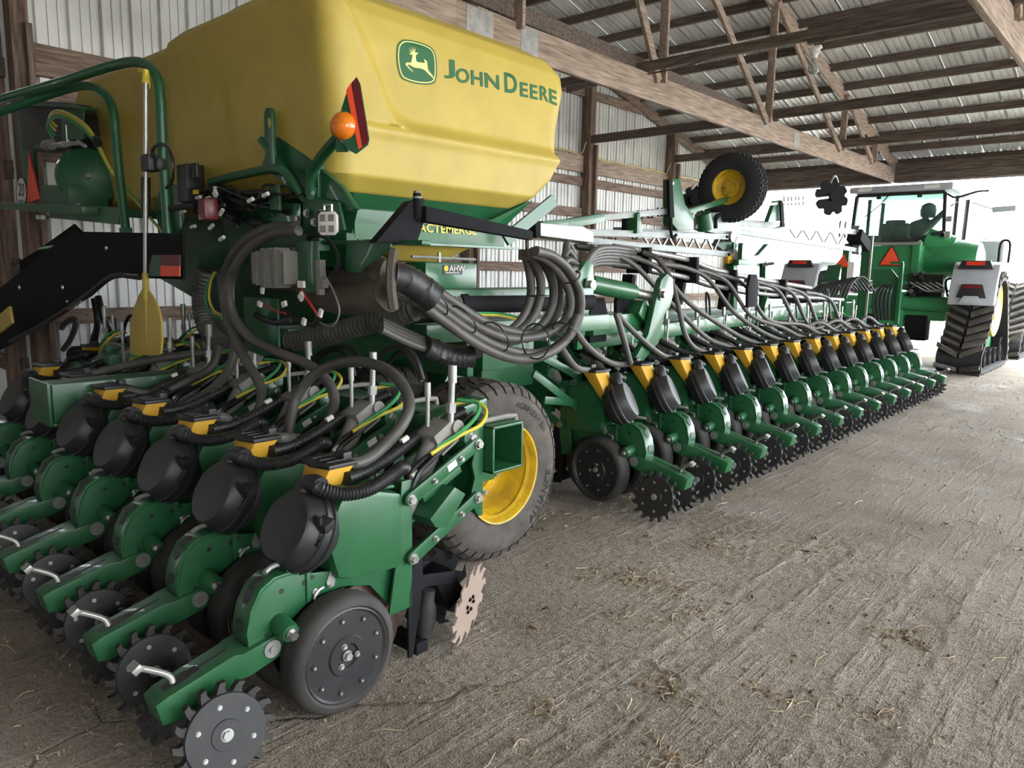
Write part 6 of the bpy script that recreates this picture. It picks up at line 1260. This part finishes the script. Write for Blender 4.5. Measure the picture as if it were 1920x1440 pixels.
J2 = [((.56, -.12, .745), .030), ((.60, -.135, .775), (.036, .018)), ((.635, -.15, .80), (.034, .015))]; hand = skin_body('hand', J2, [(0, 1), (1, 2)], 'skin', pe)
for k in range(4): a = V((.63, -.15+.0, .80))+V((0, .022*(k-1.5), .004*(k-1.5))); skin_body('finger', [(a, .009), (a+V((.032, -.004, .022)), .008), (a+V((.050, -.006, .020)), .007)], [(0, 1), (1, 2)], 'skin', pe, 1)
skin_body('thumb', [((.60, -.165, .78), .010), ((.615, -.19, .80), .009), ((.63, -.20, .82), .008)], [(0, 1), (1, 2)], 'skin', pe, 1)
# planter hitch tower and front posts by the tractor
ht = thing('hitch_tower', 'green hitch frame with black hoses in front of the tractor', 'hitch', (-3.6, 13.0, .9))
b = LB(ht); b.prism([(-3.82, 1.66), (-3.54, 1.66), (-3.40, 1.50), (-3.40, .84), (-3.75, .84)], (0, 13.0, 0), (1, 0, 0), (0, 0, 1), (0, 1, 0), .05); b.build('hitch_plate', 'green', bevel=0.006)
b = LB(ht); b.beam((-3.38, 12.95, .8), (-3.38, 12.95, 1.75), .06, .06, (0, 1, 0)); b.beam((-3.55, 12.95, 1.76), (-3.36, 12.95, 1.76), .05, .04); b.build('hitch_post', 'green_clean', bevel=0.004)
for k in range(5): b = LB(ht); b.tube([V((-3.68+.05*k, 12.9, .85)), V((-3.72+.06*k, 12.8, 1.15)), V((-3.66+.05*k, 12.8, 1.35)), V((-3.56+.02*k, 12.9, 1.40))], .018, 7); b.build('hydraulic_hose', 'hose_black')
wt = thing('wing_tower', 'tall dark green post pair at the front end of the wing', 'post', (-3.85, 12.4, .9))
b = LB(wt); b.beam((-3.78, 12.5, .75), (-3.78, 12.5, 2.15), .13, .13, (0, 1, 0)); b.build('post', 'green', bevel=0.006)
b = LB(wt); b.beam((-3.70, 12.44, .85), (-3.70, 12.44, 2.15), .03, .03, (0, 1, 0)); b.build('edge_bar', 'alu')
b = LB(wt); b.beam((-4.05, 12.4, .80), (-4.05, 12.4, 1.95), .10, .10, (0, 1, 0)); b.build('post', 'green', bevel=0.006)
b = LB(wt); b.beam((-4.1, 12.45, 2.0), (-3.7, 12.45, 2.08), .06, .08); b.build('cross_bar', 'green', bevel=0.004)
b = LB(wt); b.prism([(-.12, -.10), (.10, -.10), (.02, .10)], (-4.08, 12.32, 1.78), (1, 0, 0), (0, 0, 1), (0, 1, 0), .01); b.build('triangle', 'red_orange', label='small red triangle')
b = LB(wt); b.prism([(-.05, -.16), (.05, -.16), (.05, .16), (-.05, .16)], (-3.95, 12.33, 1.60), (1, 0, 0), (0, 0, 1), (0, 1, 0), .01); b.build('striped_plate', 'white')
b = LB(wt); b.prism([(-4.45, 1.15), (-4.15, 1.15), (-4.08, 1.72), (-4.28, 1.70)], (0, 12.3, 0), (1, 0, 0), (0, 0, 1), (0, 1, 0), .04); b.build('side_plate', 'green', bevel=0.004)
random.seed(5)
hz_ = thing('front_hoses', 'jumble of thin hoses and fittings at the front end of the wing pipes', 'hose', (-4.0, 11.8, 1.3))
for k in range(12):
    q = V((-4.3+.05*k, 11.6, 1.22)); b = LB(hz_); b.tube([q, q+V((.05, .1, .12+.01*k)), q+V((.15, .25, .20+.01*k)), q+V((.28, .4, .10))], .016, 6); b.build('thin_hose', 'hose_black')
# far outside: pale farmyard objects through the doorway
gs = thing('field_implement', 'pale green folded implement far outside the doorway', 'implement', (2.9, 29.0, 0))
b = LB(gs); b.beam((2.6, 29, .2), (2.6, 29, 3.6), .3, .3); b.beam((2.3, 29, 3.4), (4.0, 29, 3.2), .3, .3); b.beam((2.4, 29, .8), (4.2, 29, .6), .3, .4); b.build('implement_frame', 'green_tractor', bevel=0.03)
# ================================================================ litter on the floor
from mathutils import noise as NZ
def scatter(name, n, zone, m, seed, Ls, wd, label=None):
    random.seed(seed); b = MB()
    for _ in range(n):
        x, y = zone(); L = random.uniform(*Ls); a = random.uniform(0, PI); w2 = wd*random.uniform(.5, 1.4); bend = random.uniform(-.35, .35); lift = random.uniform(0.0, .012)
        p = [V((x, y, .003)), V((x+math.cos(a)*L*.5, y+math.sin(a)*L*.5, .003+lift+.003)), V((x+math.cos(a+bend)*L, y+math.sin(a+bend)*L, .003+lift*random.uniform(0, 1.2)))]
        s = V((-math.sin(a), math.cos(a), random.uniform(-.6, .6)))*w2
        b.add([q-s for q in p]+[q+s for q in p]+[q+V((0, 0, w2)) for q in p], [(0, 1, 4, 3), (1, 2, 5, 4), (0, 6, 7, 1), (1, 7, 8, 2), (3, 4, 7, 6), (4, 5, 8, 7)])
    o = b.build(name, m); tag(o, label, 'litter', None, 'stuff'); return o
def zone_open():
    while True:
        x, y = random.uniform(-6.5, 3.5), random.uniform(.6, 13.5)
        if random.random() < min(1, 2.4/(1+.35*math.hypot(x, y))): return x, y
scatter('chaff', 9000, zone_open, 'straw', 21, (.008, .03), .0018, 'fine chopped straw chaff scattered over the floor')
scatter('straw_litter', 700, zone_open, 'straw', 22, (.04, .16), .0022, 'longer loose straw stalks scattered over the floor')
scatter('dark_crumbs', 2600, zone_open, 'leaf', 23, (.008, .022), .004, 'dark crumbs of dry leaf and soil over the floor')
def clump(u, v, n, R, label):
    c = P(u, v, z=0.0)
    def z(): r = R*abs(random.gauss(0, .6)); w_ = random.uniform(0, 2*PI); return c.x+r*math.cos(w_)*1.6, c.y+r*math.sin(w_)
    random.seed(int(u*7+v)); b = MB()
    for _ in range(int(n*.6)):
        x, y = z(); L = random.uniform(.03, .12); a = random.uniform(0, 2*PI); h = random.uniform(.004, .022); r = random.uniform(.0010, .0022)
        b.tube([(x, y, .004), (x+math.cos(a)*L*.5, y+math.sin(a)*L*.5, h), (x+math.cos(a+.5)*L, y+math.sin(a+.5)*L, random.uniform(.003, h))], r, 4, sub=2)
    for _ in range(n):
        x, y = z(); s = random.uniform(.005, .016); b.ball((x, y, s*.3), s, 6, m=1, sc=(1, 1, .5))
    o = b.build('straw_clump', ['straw', 'leaf']); tag(o, label, 'straw clump', 'straw clumps on the floor', 'stuff')
clump(1210, 1090, 90, .17, 'largest tangled clump of straw and leaves on the open floor')
clump(1290, 1140, 40, .13, 'smaller straw clump just right of the largest clump')
clump(1700, 1200, 45, .16, 'loose curl of pale straw far right on the floor')
clump(1640, 1340, 40, .14, 'pale straw curl in the lower right of the floor')
clump(1020, 1335, 45, .12, 'straw clump nearest the near gauge wheel')
clump(1330, 1025, 30, .12, 'dark leafy clump beyond the largest clump'); clump(1480, 1030, 30, .2, 'string of leaf litter along the floor seam'); clump(1160, 1160, 24, .10, 'small dark leafy clump left of the largest clump')
clump(1250, 1290, 35, .13, 'leaf litter beside the scraped floor patch'); clump(1440, 1300, 25, .10, 'small leaf clump on the rutted floor'); clump(1250, 1420, 30, .10, 'straw wisps at the very front of the floor'); clump(1190, 945, 40, .14, 'straw swept against the first wing unit'); clump(1290, 925, 26, .12, 'straw wisps under the second wing closing wheels')
random.seed(9)
for k in range(16):
    c = P(random.uniform(1000, 1880), random.uniform(960, 1400), z=0.0); s = random.uniform(.018, .034); a = random.uniform(0, 6.28); b = MB(); n = 7; vs = []
    for i in range(n):
        f = i/(n-1); wv = math.sin(PI*f)**.7*s*.45
        for sd in (-1, 0, 1): vs.append(V((f*s*2-s, sd*wv, .006+.012*abs(sd)*math.sin(PI*f)+.008*math.sin(f*5+k))))
    b.add(vs, [(i*3+j, i*3+j+1, i*3+j+4, i*3+j+3) for i in range(n-1) for j in range(2)]); o = b.build('dry_leaf', 'leaf'); o.location = (c.x, c.y, 0); o.rotation_euler = (0, 0, a)
    tag(o, 'small curled dry brown leaf lying on the dirt floor', 'leaf', 'dry leaves on the floor')
